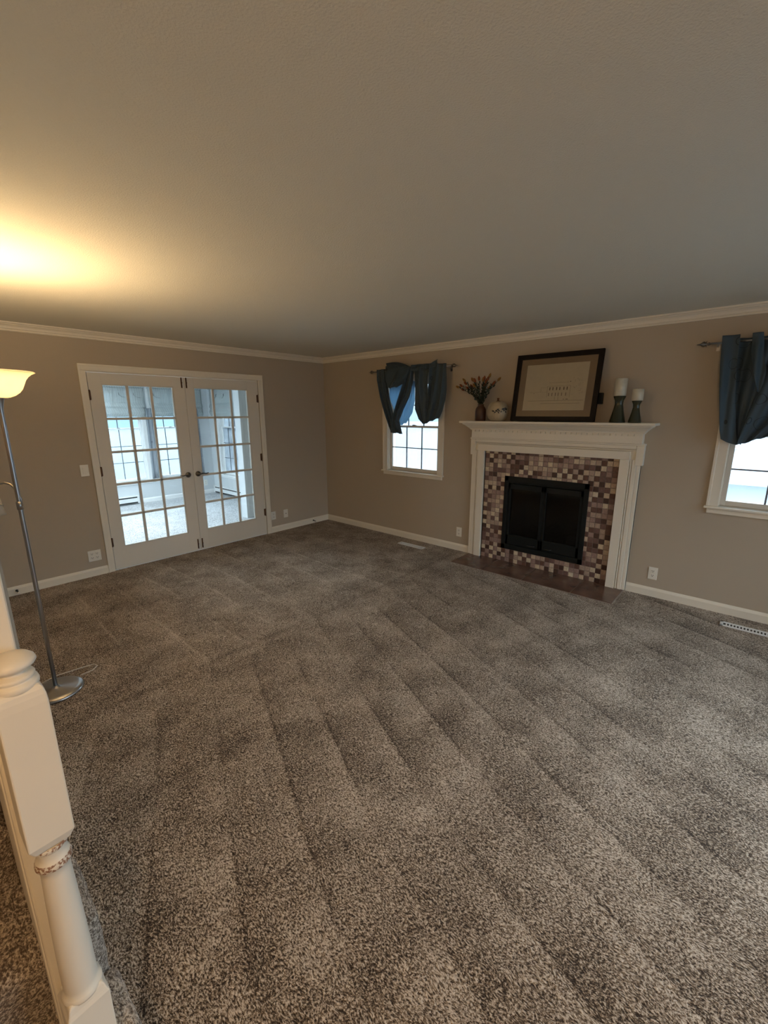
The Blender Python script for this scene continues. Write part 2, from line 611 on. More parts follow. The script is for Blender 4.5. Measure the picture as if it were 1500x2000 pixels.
def mosaic_mat():
    m, nt, b = new_mat('tumbled_stone_mosaic')
    N, L = nt.nodes, nt.links
    P = 0.0505
    tc = N.new('ShaderNodeTexCoord')
    mp = N.new('ShaderNodeMapping')
    mp.inputs['Scale'].default_value = (1 / P, 1 / P, 1 / P)
    L.new(tc.outputs['Object'], mp.inputs['Vector'])
    sp = N.new('ShaderNodeSeparateXYZ')
    L.new(mp.outputs[0], sp.inputs[0])

    def mt(op, a, b_=None):
        k = N.new('ShaderNodeMath')
        k.operation = op
        for i, v in enumerate((a, b_)):
            if v is None:
                continue
            if isinstance(v, (int, float)):
                k.inputs[i].default_value = v
            else:
                L.new(v, k.inputs[i])
        return k.outputs[0]
    fy, fz = mt('FLOOR', sp.outputs['Y']), mt('FLOOR', sp.outputs['Z'])
    cmb = N.new('ShaderNodeCombineXYZ')
    L.new(fy, cmb.inputs[0])
    L.new(fz, cmb.inputs[1])
    wn_ = N.new('ShaderNodeTexWhiteNoise')
    wn_.noise_dimensions = '2D'
    L.new(cmb.outputs[0], wn_.inputs['Vector'])
    # nearly a chequer of dark and pale stones, shuffled
    chk = mt('MODULO', mt('ABSOLUTE', mt('ADD', fy, fz)), 2.0)
    v = mt('ADD', mt('MULTIPLY', chk, 0.24), mt('MULTIPLY', wn_.outputs['Value'], 0.76))
    r = N.new('ShaderNodeValToRGB')
    r.color_ramp.interpolation = 'CONSTANT'
    cols = [(0.0, (0.070, 0.034, 0.026)), (0.13, (0.130, 0.065, 0.048)), (0.28, (0.170, 0.098, 0.084)), (0.42, (0.330, 0.225, 0.195)),
            (0.56, (0.430, 0.320, 0.255)), (0.70, (0.560, 0.450, 0.340)), (0.85, (0.660, 0.560, 0.420))]
    el = r.color_ramp.elements
    el[0].position, el[0].color = cols[0][0], (*cols[0][1], 1)
    el[1].position, el[1].color = cols[1][0], (*cols[1][1], 1)
    for p, c in cols[2:]:
        k = el.new(p)
        k.color = (*c, 1)
    L.new(v, r.inputs[0])
    # mottling in each stone
    nz = N.new('ShaderNodeTexNoise')
    nz.inputs['Scale'].default_value = 60
    nz.inputs['Detail'].default_value = 4
    L.new(tc.outputs['Object'], nz.inputs['Vector'])
    mr = N.new('ShaderNodeMapRange')
    mr.inputs['To Min'].default_value = 0.6
    mr.inputs['To Max'].default_value = 1.4
    L.new(nz.outputs['Fac'], mr.inputs[0])
    mm = N.new('ShaderNodeVectorMath')
    mm.operation = 'SCALE'
    L.new(r.outputs[0], mm.inputs[0])
    L.new(mr.outputs[0], mm.inputs['Scale'])
    ay = mt('ABSOLUTE', mt('SUBTRACT', mt('FRACT', sp.outputs['Y']), 0.5))
    az = mt('ABSOLUTE', mt('SUBTRACT', mt('FRACT', sp.outputs['Z']), 0.5))
    edge = mt('MAXIMUM', ay, az)
    g = mt('GREATER_THAN', edge, 0.468)
    mix = N.new('ShaderNodeMix')
    mix.data_type = 'RGBA'
    L.new(g, mix.inputs[0])
    L.new(mm.outputs[0], mix.inputs[6])
    mix.inputs[7].default_value = (0.21, 0.16, 0.13, 1)
    L.new(mix.outputs[2], b.inputs['Base Color'])
    b.inputs['Roughness'].default_value = 0.45
    bp = N.new('ShaderNodeBump')
    bp.inputs['Distance'].default_value = 0.003
    sm = N.new('ShaderNodeMapRange')
    sm.interpolation_type = 'SMOOTHSTEP'
    sm.inputs['From Min'].default_value = 0.40
    sm.inputs['From Max'].default_value = 0.48
    sm.inputs['To Min'].default_value = 1.0
    sm.inputs['To Max'].default_value = 0.0
    L.new(edge, sm.inputs[0])
    L.new(sm.outputs[0], bp.inputs['Height'])
    L.new(bp.outputs[0], b.inputs['Normal'])
    return m


M['mosaic'] = mosaic_mat()


def fabric_mat(name, col, back, trans):
    m = bpy.data.materials.new(name)
    m.use_nodes = True
    nt = m.node_tree
    N, L = nt.nodes, nt.links
    N.clear()
    out = N.new('ShaderNodeOutputMaterial')
    tc = N.new('ShaderNodeTexCoord')
    # embroidered rings
    vo = N.new('ShaderNodeTexVoronoi')
    vo.inputs['Scale'].default_value = 6.5
    vo.inputs['Randomness'].default_value = 0.5
    L.new(tc.outputs['Object'], vo.inputs['Vector'])
    sb = N.new('ShaderNodeMath')
    sb.operation = 'SUBTRACT'
    sb.inputs[1].default_value = 0.34
    L.new(vo.outputs['Distance'], sb.inputs[0])
    ab = N.new('ShaderNodeMath')
    ab.operation = 'ABSOLUTE'
    L.new(sb.outputs[0], ab.inputs[0])
    lt = N.new('ShaderNodeMath')
    lt.operation = 'LESS_THAN'
    lt.inputs[1].default_value = 0.011
    L.new(ab.outputs[0], lt.inputs[0])
    mix = N.new('ShaderNodeMix')
    mix.data_type = 'RGBA'
    mix.inputs[6].default_value = (*col, 1)
    mix.inputs[7].default_value = (*[c * 0.3 for c in col], 1)
    L.new(lt.outputs[0], mix.inputs[0])
    df = N.new('ShaderNodeBsdfPrincipled')
    df.inputs['Roughness'].default_value = 0.55
    df.inputs['Sheen Weight'].default_value = 0.1
    df.inputs['Specular IOR Level'].default_value = 0.3
    L.new(mix.outputs[2], df.inputs['Base Color'])
    tl = N.new('ShaderNodeBsdfTranslucent')
    tl.inputs[0].default_value = (*back, 1)
    ms = N.new('ShaderNodeMixShader')
    ms.inputs[0].default_value = trans
    L.new(df.outputs[0], ms.inputs[1])
    L.new(tl.outputs[0], ms.inputs[2])
    L.new(ms.outputs[0], out.inputs[0])
    return m


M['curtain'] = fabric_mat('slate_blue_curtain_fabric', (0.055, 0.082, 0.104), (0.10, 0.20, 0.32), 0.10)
M['backlit_curtain'] = fabric_mat('backlit_blue_curtain_fabric', (0.20, 0.28, 0.34), (0.34, 0.52, 0.66), 0.60)  # lighter copy of the curtain, for its backlit single-layer parts
M['sheer'] = fabric_mat('grey_drape', (0.36, 0.39, 0.43), (0.4, 0.45, 0.5), 0.25)


def woven_mat():
    m = bpy.data.materials.new('woven_wood_shade')
    m.use_nodes = True
    nt = m.node_tree
    N, L = nt.nodes, nt.links
    N.clear()
    out = N.new('ShaderNodeOutputMaterial')
    tc = N.new('ShaderNodeTexCoord')
    sp = N.new('ShaderNodeSeparateXYZ')
    L.new(tc.outputs['Object'], sp.inputs[0])
    ad = N.new('ShaderNodeMath')
    L.new(sp.outputs['X'], ad.inputs[0])
    L.new(sp.outputs['Y'], ad.inputs[1])

    def mt(op, a, b_):
        k = N.new('ShaderNodeMath')
        k.operation = op
        for i, v in enumerate((a, b_)):
            if isinstance(v, (int, float)):
                k.inputs[i].default_value = v
            else:
                L.new(v, k.inputs[i])
        return k.outputs[0]
    su = mt('GREATER_THAN', mt('FRACT', mt('MULTIPLY', ad.outputs[0], 26.0), 0), 0.5)
    sz = mt('GREATER_THAN', mt('FRACT', mt('MULTIPLY', sp.outputs['Z'], 44.0), 0), 0.45)
    hole = mt('MULTIPLY', su, sz)
    df = N.new('ShaderNodeBsdfDiffuse')
    df.inputs[0].default_value = (0.52, 0.55, 0.54, 1)
    tl = N.new('ShaderNodeBsdfTranslucent')
    tl.inputs[0].default_value = (0.50, 0.55, 0.54, 1)
    m1 = N.new('ShaderNodeMixShader')
    m1.inputs[0].default_value = 0.22
    L.new(df.outputs[0], m1.inputs[1])
    L.new(tl.outputs[0], m1.inputs[2])
    tr = N.new('ShaderNodeBsdfTransparent')
    m2 = N.new('ShaderNodeMixShader')
    L.new(mt('MULTIPLY', hole, 0.30), m2.inputs[0])
    L.new(m1.outputs[0], m2.inputs[1])
    L.new(tr.outputs[0], m2.inputs[2])
    L.new(m2.outputs[0], out.inputs[0])
    return m


M['woven'] = woven_mat()

# ------------------------------------------------------------------ room shell
WT = 0.14            # wall thickness


def wall_with_holes(name, P, u0, u1, z0, z1, holes, material, t=WT):
    """wall slab from u0..u1, holes = [(ua, ub, za, zb)]; P maps (u, depth, z) to world"""
    us = sorted({u0, u1, *[h[0] for h in holes], *[h[1] for h in holes]})
    zs = sorted({z0, z1, *[h[2] for h in holes], *[h[3] for h in holes]})
    mb = MB()
    for i in range(len(us) - 1):
        run = None
        for j in range(len(zs) - 1):
            uc, zc = (us[i] + us[i + 1]) / 2, (zs[j] + zs[j + 1]) / 2
            solid = not any(h[0] < uc < h[1] and h[2] < zc < h[3] for h in holes)
            if solid:
                run = [zs[j], zs[j + 1]] if run is None else [run[0], zs[j + 1]]
            if (not solid or j == len(zs) - 2) and run is not None:
                mb.box(P(us[i], 0, run[0]), P(us[i + 1], t, run[1]))
                run = None
    return struct(mb.build(name, material))


PB = lambda u, d, z: (d, u, z)               # fireplace wall, x = 0, out is +x
PA = lambda u, d, z: (u, d, z)               # french door wall, y = 0, out is +y
PF = lambda u, d, z: (u, 3.65 + d, z)        # sunroom far wall
PR = lambda u, d, z: (0.0 + d, u, z)         # sunroom right wall
PK = lambda u, d, z: (u, BACK_Y - d, z)      # wall behind the camera

W1 = (-2.09, -1.27, 0.90, 2.05)
W2 = (-5.69, -4.87, 0.90, 2.05)
DOOR = (-3.062, -1.140, 0.0, 2.078)
WBACK = (-3.45, -0.55, 0.30, 2.20)
W3 = (-7.30, -6.00, 0.06, 2.10)  # unseen opening, enlarged to light carpet and ceiling from the right

FB = (-3.86, -3.01, 0.17, 0.97)              # firebox opening
wall_with_holes('wall_right', PB, BACK_Y - WT, 0.0, 0, CEIL, [W1, W2, W3, FB], M['wall'])
wall_with_holes('wall_far', PA, -4.30, WT, 0, CEIL, [DOOR], M['wall'])
wall_with_holes('wall_back', PK, WEST_X - WT, 0.0, 0, CEIL, [WBACK], M['wall'])
struct(MB().box((WEST_X - WT, BACK_Y, 0), (WEST_X, 0.14, CEIL)).build('wall_hall', M['wall']))
struct(MB().box((-4.386, -3.69, 0), (-4.287, WT, CEIL)).build('wall_left', M['wall']))
struct(MB().box((WEST_X, 0, 0), (-4.386, WT, CEIL)).build('wall_hall_end', M['wall']))
struct(MB().box((WEST_X - WT, BACK_Y - WT, -0.10), (WT, 0.0, 0)).build('floor', M['carpet'], origin=(0, 0, 0)))
struct(MB().box((WEST_X - WT, BACK_Y - WT, CEIL), (WT, WT, CEIL + 0.12)).build('ceiling', M['ceiling']))

# crown moulding
CR = [(0, 0), (0.012, 0), (0.016, 0.004), (0.016, 0.010), (0.010, 0.012), (0.010, 0.016), (0.020, 0.018), (0.024, 0.024), (0.026, 0.034), (0.036, 0.044), (0.052, 0.050), (0.056, 0.050), (0.056, 0.055), (0.064, 0.056), (0.075, 0.061), (0.075, 0.071), (0, 0.071)]
zc = CEIL - 0.071


def crown(name, p0, p1, out):
    struct(MB().prism(CR, p0, p1, out=out).build(name, M['trim']))


crown('trim_1', (-4.287, 0, zc), (0, 0, zc), (0, -1, 0))
crown('trim_2', (0, 0, zc), (0, BACK_Y, zc), (-1, 0, 0))
crown('trim_3', (-4.287, -3.69, zc), (-4.287, 0, zc), (1, 0, 0))

BBP = [(0, 0), (0.014, 0), (0.014, 0.062), (0.011, 0.070), (0.007, 0.078), (0.003, 0.085), (0, 0.085)]


def base(name, p0, p1, out, m='trim'):
    return struct(MB().prism(BBP, p0, p1, out=out).build(name, M[m]))


base('baseboard_far', (-4.287, 0, 0), (-3.111, 0, 0), (0, -1, 0))
base('baseboard_far', (-1.074, 0, 0), (0, 0, 0), (0, -1, 0))
base('baseboard_right', (0, 0, 0), (0, -2.585, 0), (-1, 0, 0))
base('baseboard_right', (0, -4.285, 0), (0, BACK_Y, 0), (-1, 0, 0))
base('baseboard_left', (-4.287, -3.69, 0), (-4.287, 0, 0), (1, 0, 0))

# ------------------------------------------------------------------ french doors
dc = MB()
CP = [(0, 0), (0.010, 0), (0.016, 0.008), (0.018, 0.022), (0.014, 0.030), (0.016, 0.055), (0.012, 0.064), (0, 0.064)]
# jamb lining and casing in one frame part of the door opening
for (a, b) in (((-3.111, -0.017, 0), (-3.054, 0.0, 2.0755)), ((-1.131, -0.017, 0), (-1.074, 0.0, 2.0755)), ((-3.111, -0.017, 2.076), (-1.074, 0.0, 2.133))):
    dc.box(a, b, 0.004)
dc.box((-3.118, -0.021, 0), (-3.098, 0.0, 2.1195), 0.003)
dc.box((-1.087, -0.021, 0), (-1.067, 0.0, 2.1195), 0.003)
dc.box((-3.118, -0.021, 2.120), (-1.067, 0.0, 2.140), 0.003)
dc.box((-3.062, 0.0, 0), (-3.050, 0.14, 2.078))
dc.box((-1.152, 0.0, 0), (-1.140, 0.14, 2.078))
dc.box((-3.062, 0.0, 2.066), (-1.140, 0.14, 2.078))
struct(dc.build('trim_4', M['trim']), 'cream moulded casing around the double french doors')
struct(MB().box((-3.05, 0.002, 0.0), (-1.152, 0.14, 0.010), 0.003).build('trim_5', M['sun_trim']), 'white threshold under the french doors')


def french_leaf(name, xa, xb, gl, gr, hinge, knob, label):
    """leaf between xa..xb, glass gl..gr; hinge side x, knob side x"""
    yf, yb = -0.004, 0.034
    zb, zt, gb, gt = 0.014, 2.062, 0.248, 1.952
    mb = MB()
    mb.box((xa, yf, zb), (gl, yb, zt), 0.0015)
    mb.box((gr, yf, zb), (xb, yb, zt), 0.0015)
    mb.box((gl, yf, gt), (gr, yb, zt))
    mb.box((gl, yf, zb), (gr, yb, gb))
    d = struct(mb.build(name, M['door'], origin=(hinge, 0.015, 0)), label)
    mu = MB()
    mw = 0.0125
    for i in (1, 2):
        x = gl + (gr - gl) * i / 3
        mu.box((x - mw, yf + 0.004, gb), (x + mw, yb - 0.004, gt), 0.004)
    for j in range(1, 5):
        z = gb + (gt - gb) * j / 5
        mu.box((gl, yf + 0.004, z - mw), (gr, yb - 0.004, z + mw), 0.004)
    # bead round the glazed field
    for (a, b) in (((gl, yf + 0.002, gb), (gl + 0.008, yb, gt)), ((gr - 0.008, yf + 0.002, gb), (gr, yb, gt)), ((gl, yf + 0.002, gt - 0.008), (gr, yb, gt)), ((gl, yf + 0.002, gb), (gr, yb, gb + 0.008))):
        mu.box(a, b, 0.003)
    mu.build('muntin_grid', M['door'], d)
    MB().box((gl + 0.003, 0.013, gb + 0.003), (gr - 0.003, 0.017, gt - 0.003)).build('glass', M['glass'], d)
    s = 1 if hinge < knob else -1
    for z in (1.845, 1.082, 0.32):
        h = MB().box((hinge - 0.012, -0.009, z - 0.046), (hinge + 0.012, yf + 0.001, z + 0.046), 0.002)
        h.lathe([(0.0065, 0), (0.0065, 0.10)], (hinge - s * 0.002, -0.014, z - 0.05), 12)
        h.build('hinge', M['bronze'], d)
    hd = MB()
    hd.lathe([(0.0, 0), (0.032, 0), (0.032, 0.006), (0.026, 0.012), (0.014, 0.016), (0.012, 0.045), (0, 0.045)], (knob, yf, 0.952), 24, axis=(0, -1, 0))
    sg = -1 if knob > (xa + xb) / 2 else 1
    pts = [(knob, -0.047, 0.952), (knob + sg * 0.012, -0.053, 0.953), (knob + sg * 0.045, -0.053, 0.957), (knob + sg * 0.080, -0.051, 0.951), (knob + sg * 0.112, -0.048, 0.958)]
    hd.tube(pts, [0.010, 0.009, 0.0075, 0.0065, 0.006], 10)
    hd.build('lever_handle', M['dark_nickel'], d)
    xs = knob + (-sg) * 0.033
    for (za, zb2) in ((1.945, 2.058), (0.030, 0.150)):
        bt = MB()
        bt.box((xs - 0.007, yf - 0.004, za), (xs + 0.007, yf, zb2), 0.001)
        bt.lathe([(0.005, 0), (0.005, zb2 - za)], (xs, yf - 0.008, za), 10)
        bt.box((xs - 0.004, yf - 0.020, (za + zb2) / 2 - 0.006), (xs + 0.004, yf - 0.008, (za + zb2) / 2 + 0.006), 0.001)
        bt.build('slide_bolt', M['bronze'], d)
    return d


french_leaf('door_1', -3.047, -2.0945, -2.930, -2.226, -3.047, -2.160, 'left white french door leaf with fifteen panes')
french_leaf('door_2', -2.0905, -1.155, -1.988, -1.292, -1.155, -2.040, 'right white french door leaf with fifteen panes')


# ------------------------------------------------------------------ windows
def window(name, P, u0, u1, z0, z1, cols, rows, label, casing=0.075, trim='trim', sash='sash', stool=True, sgn=1, muntins=None, zmeet=None, thick=WT, glass='window_glass', stool_d=0.045):
    """double hung window in opening u0..u1, z0..z1; depth grows outwards"""
    root = bpy.data.objects.new(name, None)
    COL.objects.link(root)
    org = P((u0 + u1) / 2, 0, z0)
    root.location = org
    root['_o'] = tuple(org)
    struct(root, label)
    fr = MB()
    e = 0.018
    # casing on the wall face
    for (a, b) in (((u0 - casing, 0, z0 + 0.006), (u0 + 0.004, -e, z1 - 0.0045)), ((u1 - 0.004, 0, z0 + 0.006), (u1 + casing, -e, z1 - 0.0045)), ((u0 - casing, 0, z1 - 0.004), (u1 + casing, -e, z1 + casing))):
        fr.box(P(*a), P(*b), 0.003)
    for (a, b) in (((u0 - casing - 0.003, 0.0005, z0 + 0.006), (u0 - casing + 0.018, -e - 0.006, z1 + casing - 0.0185)), ((u1 + casing - 0.018, 0.0005, z0 + 0.006), (u1 + casing + 0.003, -e - 0.006, z1 + casing - 0.0185)), ((u0 - casing - 0.003, 0.0005, z1 + casing - 0.018), (u1 + casing + 0.003, -e - 0.006, z1 + casing + 0.003))):
        fr.box(P(*a), P(*b), 0.003)
    # reveal lining
    for (a, b) in (((u0 + 0.0005, 0.0005, z0 + 0.013), (u0 + 0.010, thick, z1 - 0.0105)), ((u1 - 0.010, 0.0005, z0 + 0.013), (u1 - 0.0005, thick, z1 - 0.0105)), ((u0 + 0.0005, 0.0005, z1 - 0.010), (u1 - 0.0005, thick, z1 - 0.0005)), ((u0 + 0.0005, 0.051, z0 + 0.0005), (u1 - 0.0005, thick + 0.03, z0 + 0.012))):
        fr.box(P(*a), P(*b))
    fr.build('casing', M[trim], root)
    st = MB()
    if stool:
        st.box(P(u0 - casing - 0.014, 0.05, z0 - 0.012), P(u1 + casing + 0.014, -stool_d, z0 + 0.006), 0.004)
        st.box(P(u0 - casing + 0.006, 0, z0 - 0.055), P(u1 + casing - 0.006, -0.018, z0 - 0.012), 0.004)
        st.build('sill', M[trim], root)
    zm = zmeet if zmeet else (z0 + z1) / 2 + 0.01
    iu0, iu1 = u0 + 0.010, u1 - 0.010
    sw = 0.034

    def one_sash(nm, d0, d1, za, zb, wb, wt):
        s = MB()
        s.box(P(iu0, d0, za), P(iu0 + sw, d1, zb), 0.003)
        s.box(P(iu1 - sw, d0, za), P(iu1, d1, zb), 0.003)
        s.box(P(iu0 + sw + 0.0003, d0 + 0.001, za), P(iu1 - sw - 0.0003, d1 - 0.001, za + wb), 0.002)
        s.box(P(iu0 + sw + 0.0003, d0 + 0.001, zb - wt), P(iu1 - sw - 0.0003, d1 - 0.001, zb), 0.002)
        so = s.build(nm, M[sash], root)
        dm = (d0 + d1) / 2
        g = MB()
        ga, gb_ = za + wb, zb - wt
        us = muntins if muntins else [iu0 + sw + (iu1 - iu0 - 2 * sw) * k / cols for k in range(1, cols)]
        for u in us:
            g.box(P(u - 0.006, dm - 0.010, ga), P(u + 0.006, dm + 0.002, gb_))
        for k in range(1, rows):
            z = ga + (gb_ - ga) * k / rows
            g.box(P(iu0 + sw, dm - 0.009, z - 0.006), P(iu1 - sw, dm + 0.001, z + 0.006))
        g.build('grille', M['grille'], so)
        MB().box(P(iu0 + sw, dm + 0.004, ga), P(iu1 - sw, dm + 0.008, gb_)).build('glass', M[glass], so)

    one_sash('lower_sash', 0.035, 0.065, z0 + 0.012, zm + 0.012, 0.040, 0.026)
    one_sash('upper_sash', 0.070, 0.100, zm - 0.014, z1 - 0.010, 0.026, 0.034)
    lk = MB().box(P((u0 + u1) / 2 - 0.025, 0.030, zm + 0.012), P((u0 + u1) / 2 + 0.025, 0.060, zm + 0.024), 0.003)
    lk.build('sash_lock', M['nickel'], root)
    return root


window('window_1', PB, W1[0], W1[1], W1[2], W1[3], 3, 2, 'small white window left of the fireplace', zmeet=1.487)
window('window_2', PB, W2[0], W2[1], W2[2], W2[3], 3, 2, 'white window right of the fireplace, at the edge of the view', zmeet=1.487)
window('window_unseen_8', PB, W3[0], W3[1], W3[2], W3[3], 3, 2, 'unseen tall glazed opening right of the view, enlarged to light the foreground', zmeet=1.1)
window('window_3', PK, WBACK[0], WBACK[1], WBACK[2], WBACK[3], 4, 2, 'wide window behind the camera')

# ------------------------------------------------------------------ sunroom beyond the french doors
SW3 = (-2.08, -1.29, 0.42, 2.10)
SW4 = (-1.125, -0.42, 0.42, 2.10)
SW5 = (-4.05, -2.45, 0.42, 2.10)  # unseen opening, widened to brighten the sunroom
SW6 = (2.10, 3.235, 0.42, 2.10)
wall_with_holes('wall_sunroom_far', PF, -4.3, 0.14, 0, CEIL, [SW3, SW4, SW5], M['sun_wall'])
wall_with_holes('wall_sunroom_right', PR, 0.14, 3.65, 0, CEIL, [SW6], M['sun_wall'])
PL = lambda u, d, z: (-4.30 - d, u, z)       # sunroom left wall
SW7 = (0.50, 1.90, 0.42, 2.10)  # this and the next: unseen openings added to brighten the sunroom
SW8 = (2.05, 3.45, 0.42, 2.10)
wall_with_holes('wall_sunroom_left', PL, 0.14, 3.79, 0, CEIL, [SW7, SW8], M['sun_wall'])
struct(MB().box((-4.44, 0.0, -0.10), (0.14, 3.79, 0)).build('floor_sunroom', M['sun_carpet'], origin=(0, 0, 0)))
cs = MB()                                   # sunroom ceiling with an unseen roof opening added for more daylight
cs.box((-4.44, 0.14, CEIL), (-3.2, 3.79, CEIL + 0.1)).box((-2.0, 0.14, CEIL), (0.14, 3.79, CEIL + 0.1)).box((-3.2, 0.14, CEIL), (-2.0, 0.8, CEIL + 0.1)).box((-3.2, 3.0, CEIL), (-2.0, 3.79, CEIL + 0.1))
struct(cs.build('ceiling_sunroom', M['sun_trim']))
rl = MB()
for k in range(5):
    x = -3.2 + 1.2 * k / 4
    rl.box((x - 0.025, 0.8, CEIL + 0.02), (x + 0.025, 3.0, CEIL + 0.09))
struct(rl.build('window_added_11', M['sun_trim']), 'bars of an unseen roof light added to brighten the sunroom')
struct(MB().box((-0.80, 1.05, 0), (0.0, 1.19, CEIL)).box((-0.815, 1.035, 0), (-0.765, 1.20, CEIL), 0.004).build('wall_sunroom_partition', M['sun_wall']))
for k, (a, b) in enumerate(((-1.53, 0.0),)):
    base('baseboard_sunroom_far', (a, 3.65, 0), (b, 3.65, 0), (0, -1, 0), 'sun_trim')
window('window_4', PF, *SW3, 2, 3, 'sunroom window seen through the left french door', trim='sun_trim', sash='sun_trim', muntins=[-1.685], zmeet=1.385, casing=0.06)
window('window_5', PF, *SW4, 3, 3, 'sunroom window seen between the two french doors', trim='sun_trim', sash='sun_trim', muntins=[-0.88, -0.67], zmeet=1.385, casing=0.06)
window('window_unseen_6', PF, *SW5, 3, 3, 'unseen sunroom window, widened to brighten the sunroom', trim='sun_trim', sash='sun_trim', zmeet=1.385, casing=0.06)
window('window_7', PR, *SW6, 5, 3, 'sunroom side window seen through the right french door', trim='sun_trim', sash='sun_trim', zmeet=1.385, casing=0.06, muntins=[2.35, 2.565, 2.777, 2.988])


def roman_shade(P, u0, u1, zt, zb, label, hooks):
    org = P((u0 + u1) / 2, -0.05, zb)
    t = thing('roman_shade', label, 'window shade', org, 'woven shades in the sunroom')
    # upper flat part with a valance and two gathered folds at the bottom
    v = MB()
    v.box(P(u0, -0.030, zt - 0.005), P(u1, -0.075, zt + 0.030), 0.004)
    v.build('headrail', M['woven'], t)
    c = MB()
    prof = [(0.0, 0.045), (0.10, 0.048), (0.24, 0.050), (0.52, 0.045), (0.60, 0.062), (0.66, 0.075), (0.70, 0.050), (0.80, 0.066), (0.88, 0.078), (0.94, 0.060), (1.0, 0.050)]

    def fn(a, b):
        for i in range(len(prof) - 1):
            if prof[i][0] <= b <= prof[i + 1][0]:
                k = (b - prof[i][0]) / (prof[i + 1][0] - prof[i][0])
                d = prof[i][1] + k * (prof[i + 1][1] - prof[i][1])
                break
        return P(u0 + (u1 - u0) * a, -d - 0.004 * math.sin(a * 23), zt + (zb - zt) * b)
    c.grid(fn, 24, 30)
    o = c.build('cloth', M['woven'], t, fix=False)
    so = o.modifiers.new('thick', 'SOLIDIFY')
    so.thickness = 0.003
    for u in hooks:
        MB().tube([P(u, -0.052, zt - 0.10), P(u, -0.068, zt - 0.11), P(u, -0.070, zt - 0.125), P(u, -0.058, zt - 0.135)], 0.004, 6).tube([P(u, -0.06, zt - 0.13), P(u + 0.05, -0.062, zt - 0.17), P(u + 0.11, -0.062, zt - 0.18)], 0.0022, 6).build('cord_hook', M['dark_nickel'], t)
    return t


window('window_added_9', PL, *SW7, 3, 3, 'unseen sunroom left window, added to brighten the sunroom', trim='sun_trim', sash='sun_trim', zmeet=1.385, casing=0.06)
window('window_added_10', PL, *SW8, 3, 3, 'unseen second sunroom left window, added to brighten the sunroom', trim='sun_trim', sash='sun_trim', zmeet=1.385, casing=0.06)

roman_shade(PF, -2.20, -1.22, 2.115, 1.600, 'woven roman shade seen through the left french door, leftmost', (-1.64, -1.40))
roman_shade(PF, -1.15, -0.14, 2.115, 1.600, 'woven roman shade on the sunroom far wall, next to its right corner', (-1.06, -0.60))
roman_shade(PR, 1.95, 3.45, 2.115, 1.600, 'woven roman shade on the sunroom side wall, seen in the right door', (3.15, 2.86))


def drape(P, u0, u1, zt, zb, label, d=0.10):
    t = MB()

    def fn(a, b):
        w = 0.75 + 0.25 * b
        u = (u0 + u1) / 2 + (a - 0.5) * (u1 - u0) * w
        return P(u, -d - 0.016 * math.sin(a * 4 * PI + 0.6), zt + (zb - zt) * b)
    t.grid(fn, 28, 10)
    o = t.build('drape', M['sheer'], None, fix=False)
    s = o.modifiers.new('thick', 'SOLIDIFY')
    s.thickness = 0.004
    return tag(o, label, 'curtain')


drape(PF, -1.265, -1.095, 1.75, 0.45, 'grey side drape hanging between the two sunroom windows')
drape(PF, -0.405, -0.245, 1.75, 0.45, 'pale side drape right of the sunroom window, near the corner')

# baseboard heaters


def heater(P, u0, u1, label):
    org = P((u0 + u1) / 2, 0, 0.02)
    t = thing('baseboard_heater', label, 'heater', org)
    MB().box(P(u0, 0, 0.045), P(u1, -0.055, 0.118), 0.003).box(P(u0, 0, 0.020), P(u1, -0.020, 0.15)).box(P(u0, 0, 0.142), P(u1, -0.060, 0.156), 0.002).build('cover', M['heater'], t)
    MB().box(P(u0, 0, 0.020), P(u0 + 0.03, -0.062, 0.158), 0.003).build('end_cap', M['heater'], t)
    MB().box(P(u1 - 0.03, 0, 0.020), P(u1, -0.062, 0.158), 0.003).build('end_cap', M['heater'], t)
    MB().box(P(u0 + 0.03, -0.018, 0.119), P(u1 - 0.03, -0.05, 0.141)).build('grille_slot', M['slot'], t)
    MB().box(P(u0 + 0.03, -0.018, 0.022), P(u1 - 0.03, -0.05, 0.044)).build('lower_slot', M['slot'], t)
    return t


heater(PF, -2.75, -1.53, 'white baseboard heater under the far sunroom window')
heater(PR, 1.9, 3.58, 'white baseboard heater on the sunroom side wall')


